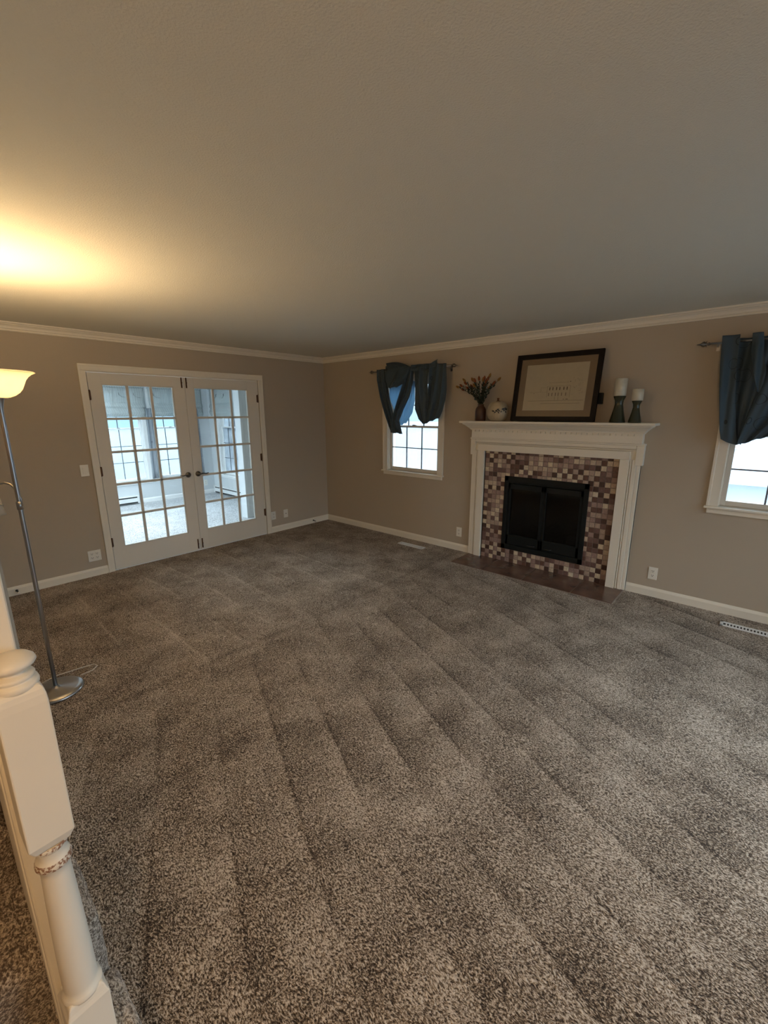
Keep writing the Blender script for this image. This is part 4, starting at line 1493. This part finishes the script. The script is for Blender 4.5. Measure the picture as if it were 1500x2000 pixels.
finish_cloth(cloth([(-2.03, 2.22), (-2.03, 2.17)], [(-2.135, 2.258), (-2.13, 2.17)], 0.6, 0.008, -0.125, 10, 16, 10), 'folded_corner', 'curtain', cu)

cu2 = thing('curtain', 'dark slate blue curtain with rings on the window right of the fireplace', 'curtain', (-0.09, -5.2, 1.4))
finish_cloth(cloth([(-4.728, 2.225), (-4.745, 2.0), (-4.775, 1.75), (-4.806, 1.53), (-4.823, 1.455)], [(-4.835, 2.225), (-4.845, 2.0), (-4.870, 1.75), (-4.90, 1.55), (-4.93, 1.412)], 0.6, 0.014, -0.115, 11, 30, 60), 'side_fold', 'curtain', cu2)
finish_cloth(cloth([(-4.79, 2.20), (-4.80, 2.0), (-4.82, 1.75), (-4.87, 1.56), (-4.915, 1.42)], [(-5.05, 2.20), (-5.03, 2.0), (-5.02, 1.78), (-4.98, 1.60), (-4.95, 1.42)], 1.3, 0.022, -0.078, 12, 50, 60), 'back_fold', 'curtain', cu2)
finish_cloth(cloth([(-4.905, 2.225), (-4.915, 2.1), (-4.945, 1.95), (-4.99, 1.80)], [(-4.965, 2.225), (-4.985, 2.1), (-5.02, 1.95), (-5.01, 1.80)], 0.5, 0.014, -0.120, 13, 24, 40), 'middle_fold', 'curtain', cu2)
finish_cloth(cloth([(-5.03, 2.22), (-5.02, 2.0), (-4.985, 1.78), (-4.95, 1.58), (-4.925, 1.412)], [(-5.75, 2.22), (-5.74, 2.0), (-5.70, 1.85), (-5.60, 1.66), (-5.30, 1.575)], 4.2, 0.020, -0.108, 14, 110, 60), 'wide_panel', 'curtain', cu2)

# ------------------------------------------------------------------ torchiere floor lamp
lx, ly = -4.011, -2.049
lamp = thing('floor_lamp', 'brushed metal torchiere floor lamp with glowing glass bowl and reading arm', 'lamp', (lx, ly, 0))
MB().lathe([(0, 0), (0.136, 0), (0.142, 0.004), (0.142, 0.010), (0.132, 0.019), (0.110, 0.024), (0.025, 0.030), (0.017, 0.034), (0.015, 0.042), (0, 0.042)], (lx, ly, 0), 64, cap=False).build('base', M['nickel'], lamp)
MB().lathe([(0.0115, 0.03), (0.0115, 0.6), (0.0115, 1.15), (0.0115, 1.68), (0.0125, 1.695), (0.016, 1.715), (0.020, 1.735), (0.024, 1.748), (0.026, 1.750), (0, 1.750)], (lx, ly, 0), 24).build('pole', M['nickel'], lamp)
bowl = [(0.030, 1.752), (0.050, 1.754), (0.072, 1.763), (0.092, 1.778), (0.107, 1.797), (0.117, 1.820), (0.127, 1.844), (0.140, 1.862), (0.156, 1.875), (0.172, 1.882)]
inner = [(r - 0.004, z + 0.004) for r, z in bowl[::-1]]
MB().lathe(bowl + inner, (lx, ly, 0), 64, cap=False).build('glass_bowl', M['lamp_glass'], lamp)
MB().lathe([(0, 1.757), (0.012, 1.757), (0.012, 1.785), (0.022, 1.800), (0.026, 1.815), (0.020, 1.832), (0, 1.838)], (lx, ly, 0), 20, cap=False).build('bulb', mat('lit_bulb', (1, 0.9, 0.7), 0.5, emit=(1.0, 0.62, 0.28), es=10.0), lamp)
MB().lathe([(0, 0), (0.042, 0.0), (0.040, 0.004), (0.012, 0.006)], (lx, ly, 1.748), 24, cap=False).build('bowl_holder', M['nickel'], lamp)
# reading arm
lv_ = Vector((-0.664, 0.748, 0))


def LA(s, z):
    return (lx + lv_.x * s, ly + lv_.y * s, z)


MB().tube([LA(-0.012, 1.170), LA(-0.012, 1.21), LA(0.004, 1.262), LA(0.030, 1.292), LA(0.060, 1.300), LA(0.098, 1.292), LA(0.128, 1.268), LA(0.142, 1.238)], 0.006, 10).lathe([(0.015, 0), (0.015, 0.045), (0, 0.045)], (lx, ly, 1.150), 16).build('reading_arm', M['nickel'], lamp)
rs = MB()
rs.lathe([(0.016, 0.0), (0.030, -0.010), (0.036, -0.035), (0.038, -0.070), (0.043, -0.100), (0.048, -0.118), (0.046, -0.118), (0.040, -0.100), (0.034, -0.070), (0.032, -0.035), (0.026, -0.012), (0.014, -0.003)], LA(0.146, 1.235), 32, cap=False)
rs.build('reading_shade', M['reading_glass'], lamp)
MB().lathe([(0.018, 0), (0.018, 0.020), (0.010, 0.028), (0, 0.028)], LA(0.145, 1.226), 16, cap=False).tube([LA(0.130, 1.215), LA(0.105, 1.180), LA(0.092, 1.172)], 0.004, 8).build('socket', M['nickel'], lamp)
# light of the bulb
ld = bpy.data.lights.new('lamp_bulb_light', 'POINT')
ld.energy = LAMP_W
ld.color = (1.0, 0.72, 0.39)
ld.shadow_soft_size = 0.05
lo = bpy.data.objects.new('lamp_bulb_light', ld)
COL.objects.link(lo)
lo.location = (0, 0, 1.862)
lo.parent = lamp
# cord
cd = []
for (x, y, z) in ((lx - 0.14, ly + 0.03, 0.006), (-4.10, -1.93, 0.010), (-3.98, -1.885, 0.012), (-3.86, -1.90, 0.012), (-3.775, -1.915, 0.012), (-3.765, -1.955, 0.012), (-3.80, -1.985, 0.010), (-3.87, -1.99, 0.008)):
    cd.append((x, y, z + 0.006))
tag(MB().tube(cd, 0.0035, 8).build('power_cord', M['cord']), 'clear white power cord looping behind the lamp base', 'cord')

# ------------------------------------------------------------------ stairs, newel post, wall end
stairs = thing('staircase', 'brown carpeted stairs rising at the lower left behind the newel post', 'stairs', (-4.9, -4.2, 0))


def carpet_step(xa, xb, ya, yb, z0, z1, seed):
    mb = MB()
    mb.box((xa, ya, z0), (xb, yb, z1), 0.030, 4)
    bm = mb.bm
    bmesh.ops.subdivide_edges(bm, edges=[e for e in bm.edges if e.calc_length() > 0.05], cuts=6, use_grid_fill=True)
    bmesh.ops.subdivide_edges(bm, edges=[e for e in bm.edges if e.calc_length() > 0.03], cuts=3, use_grid_fill=True)
    bm.normal_update()
    for v in bm.verts:
        n = mnoise.noise(v.co * 60 + Vector((seed, 0, 0))) * 0.6 + mnoise.noise(v.co * 25) * 0.6
        v.co += v.normal * n * 0.006
        if v.co.z < z0:
            v.co.z = z0
    for f in bm.faces:
        f.smooth = True
    o = mb.build('step', M['lit_stair_carpet'], stairs)
    return o


carpet_step(-5.60, -4.253, -4.50, -3.955, 0.0, 0.19, 1)
carpet_step(-5.60, -4.268, -3.975, -3.700, 0.0, 0.38, 2)
for k in range(3, 9):
    carpet_step(-5.60, -4.388, -3.720 + (k - 3) * 0.255, -3.720 + (k - 2) * 0.255 + 0.02, 0.19 * k - 0.22, 0.19 * k, k)

# cream board closing the wall end behind the newel
we = MB()
we.box((-4.389, -4.070, 0.19), (-4.326, -3.691, CEIL), 0.006, 3)
we.box((-4.392, -4.045, 0.19), (-4.380, -3.691, CEIL), 0.003)
struct(we.build('trim_6', M['trim']), 'cream board on the end of the stair wall behind the newel post')

nx, ny = -4.344, -4.118
nw = thing('newel_post', 'cream painted turned newel post with round finial at the lower left', 'newel post', (nx, ny, 0.19))
cang = math.atan2(-5.115 - ny, -4.418 - nx)


def square(mb, prof, rot=0.0):
    """square section stack: (half width, z)"""
    rings = []
    for h, z in prof:
        rings.append([mb.bm.verts.new((nx + h * c * math.cos(rot) - h * s * math.sin(rot), ny + h * c * math.sin(rot) + h * s * math.cos(rot), z)) for c, s in ((-1, -1), (1, -1), (1, 1), (-1, 1))])
    for i in range(len(rings) - 1):
        for k in range(4):
            mb.bm.faces.new((rings[i][k], rings[i][(k + 1) % 4], rings[i + 1][(k + 1) % 4], rings[i + 1][k]))
    mb.bm.faces.new(rings[0][::-1])
    mb.bm.faces.new(rings[-1])


H = 0.041
up_ = MB()
square(up_, [(0.026, 0.812), (0.031, 0.818), (0.0385, 0.837), (0.0385, 1.138), (0.0375, 1.154), (0.0355, 1.165), (0.031, 1.173), (0.024, 1.176)], 0.03)
bevel_mod(up_.build('upper_block', M['trim'], nw), 0.003)
lo_ = MB()
square(lo_, [(H, 0.19), (H, 0.372), (H - 0.004, 0.382), (0.034, 0.396), (0.030, 0.400)], 0.03)
bevel_mod(lo_.build('base_block', M['trim'], nw), 0.003)
tn = [(0.0, 0.39), (0.0385, 0.392), (0.0395, 0.398), (0.0365, 0.405), (0.0325, 0.410), (0.0325, 0.420), (0.0320, 0.50), (0.0305, 0.58), (0.0285, 0.66), (0.0262, 0.735), (0.0262, 0.750), (0.0300, 0.754), (0.0318, 0.760), (0.0318, 0.768),
      (0.0295, 0.774), (0.0270, 0.778), (0.0258, 0.785), (0.0265, 0.795), (0.0300, 0.805), (0.0315, 0.809), (0.0, 0.812)]
MB().lathe(tn, (nx, ny, 0), 48, cap=False).build('turned_shaft', M['trim'], nw)
fin = [(0.0, 1.165), (0.034, 1.168), (0.0370, 1.172), (0.0375, 1.177), (0.0355, 1.183), (0.0310, 1.185), (0.0300, 1.187), (0.0325, 1.190), (0.0330, 1.193), (0.0305, 1.197), (0.0220, 1.199), (0.0190, 1.201), (0.0210, 1.204), (0.0290, 1.2085), (0.0355, 1.2135), (0.0385, 1.2185), (0.0365, 1.225), (0.0290, 1.232), (0.0180, 1.2365), (0.006, 1.239), (0, 1.2395)]
MB().lathe(fin, (nx, ny, 0), 48, cap=False).build('finial', M['trim'], nw)
# worn paint where the block meets the shaft


def chipped():
    m, nt, b = new_mat('chipped_paint')
    tc = nt.nodes.new('ShaderNodeTexCoord')
    n = nt.nodes.new('ShaderNodeTexNoise')
    n.inputs['Scale'].default_value = 170
    n.inputs['Detail'].default_value = 4
    r = nt.nodes.new('ShaderNodeValToRGB')
    r.color_ramp.elements[0].position = 0.46
    r.color_ramp.elements[0].color = (0.30, 0.16, 0.10, 1)
    r.color_ramp.elements[1].position = 0.54
    r.color_ramp.elements[1].color = (0.78, 0.72, 0.62, 1)
    nt.links.new(tc.outputs['Object'], n.inputs['Vector'])
    nt.links.new(n.outputs['Fac'], r.inputs[0])
    nt.links.new(r.outputs[0], b.inputs['Base Color'])
    b.inputs['Roughness'].default_value = 0.7
    return m


M['worn'] = chipped()
wr = MB()
wr.lathe([(0.0300, 0.7555), (0.0322, 0.759), (0.0324, 0.767), (0.0300, 0.7735)], (nx, ny, 0), 48, cap=False)
wr.build('worn_ring', M['worn'], nw)
we_ = MB()
we_.lathe([(0.0290, 0.800), (0.0312, 0.803), (0.0322, 0.810), (0.0300, 0.812)], (nx, ny, 0), 48, cap=False)
we_.build('worn_edge', M['worn'], nw)

# stairwell light
hd_ = bpy.data.lights.new('hall_light', 'POINT')
hd_.energy = HALL_W
hd_.color = (1.0, 0.64, 0.32)
hd_.shadow_soft_size = 0.08
ho = bpy.data.objects.new('hall_light', hd_)
COL.objects.link(ho)
ho.location = (-4.95, -5.5, 2.15)

# ------------------------------------------------------------------ outdoors
tag(MB().box((-40, -60, -0.62), (80, 70, -0.60)).build('snowy_ground', M['snow']), 'snow covered ground outside the windows', 'ground')


def bare_tree(x, y, h, seed, label):
    rnd = random.Random(seed)
    mb = MB()

    def branch(p, d, L, r, depth):
        q = p + d * L
        mb.tube([p, p.lerp(q, 0.5) + Vector((rnd.uniform(-1, 1), rnd.uniform(-1, 1), 0)) * L * 0.04, q], [r, r * 0.8, r * 0.6], 6)
        if depth == 0:
            return
        for _ in range(3):
            nd = (d + Vector((rnd.uniform(-0.8, 0.8), rnd.uniform(-0.8, 0.8), rnd.uniform(-0.1, 0.5)))).normalized()
            branch(p.lerp(q, rnd.uniform(0.55, 1.0)), nd, L * 0.62, r * 0.5, depth - 1)
    branch(Vector((x, y, -0.6)), Vector((0, 0, 1)), h * 0.4, h * 0.03, 4)
    tag(mb.build('bare_tree', M['bark']), label, 'tree')


bare_tree(9, 2.5, 7, 3, 'bare tree outside the window left of the fireplace')
bare_tree(10, -2.5, 6, 5, 'bare tree outside the window right of the fireplace')
bare_tree(-0.2, 15, 8, 8, 'bare tree outside the sunroom, behind the right sunroom window')
bare_tree(-2.0, 13, 8, 9, 'bare tree outside the sunroom, behind the left sunroom window')
nb = thing('neighbour_house', 'pale blue neighbouring house outside the right window', 'house', (16, -4, -0.6))
MB().box((13, -7.5, -0.6), (19, -0.5, 2.2)).build('wall', M['siding'], nb)
MB().prism([(-3.6, 0), (3.6, 0), (0, 1.8)], (16, -7.8, 2.2), (16, -0.2, 2.2), up=(0, 0, 1), out=(1, 0, 0)).build('roof', M['roofing'], nb)
MB().box((12.96, -4.4, 0.5), (13.02, -3.4, 1.6)).build('window', M['sun_trim'], nb)

for o in bpy.data.objects:
    if '_o' in o:
        del o['_o']
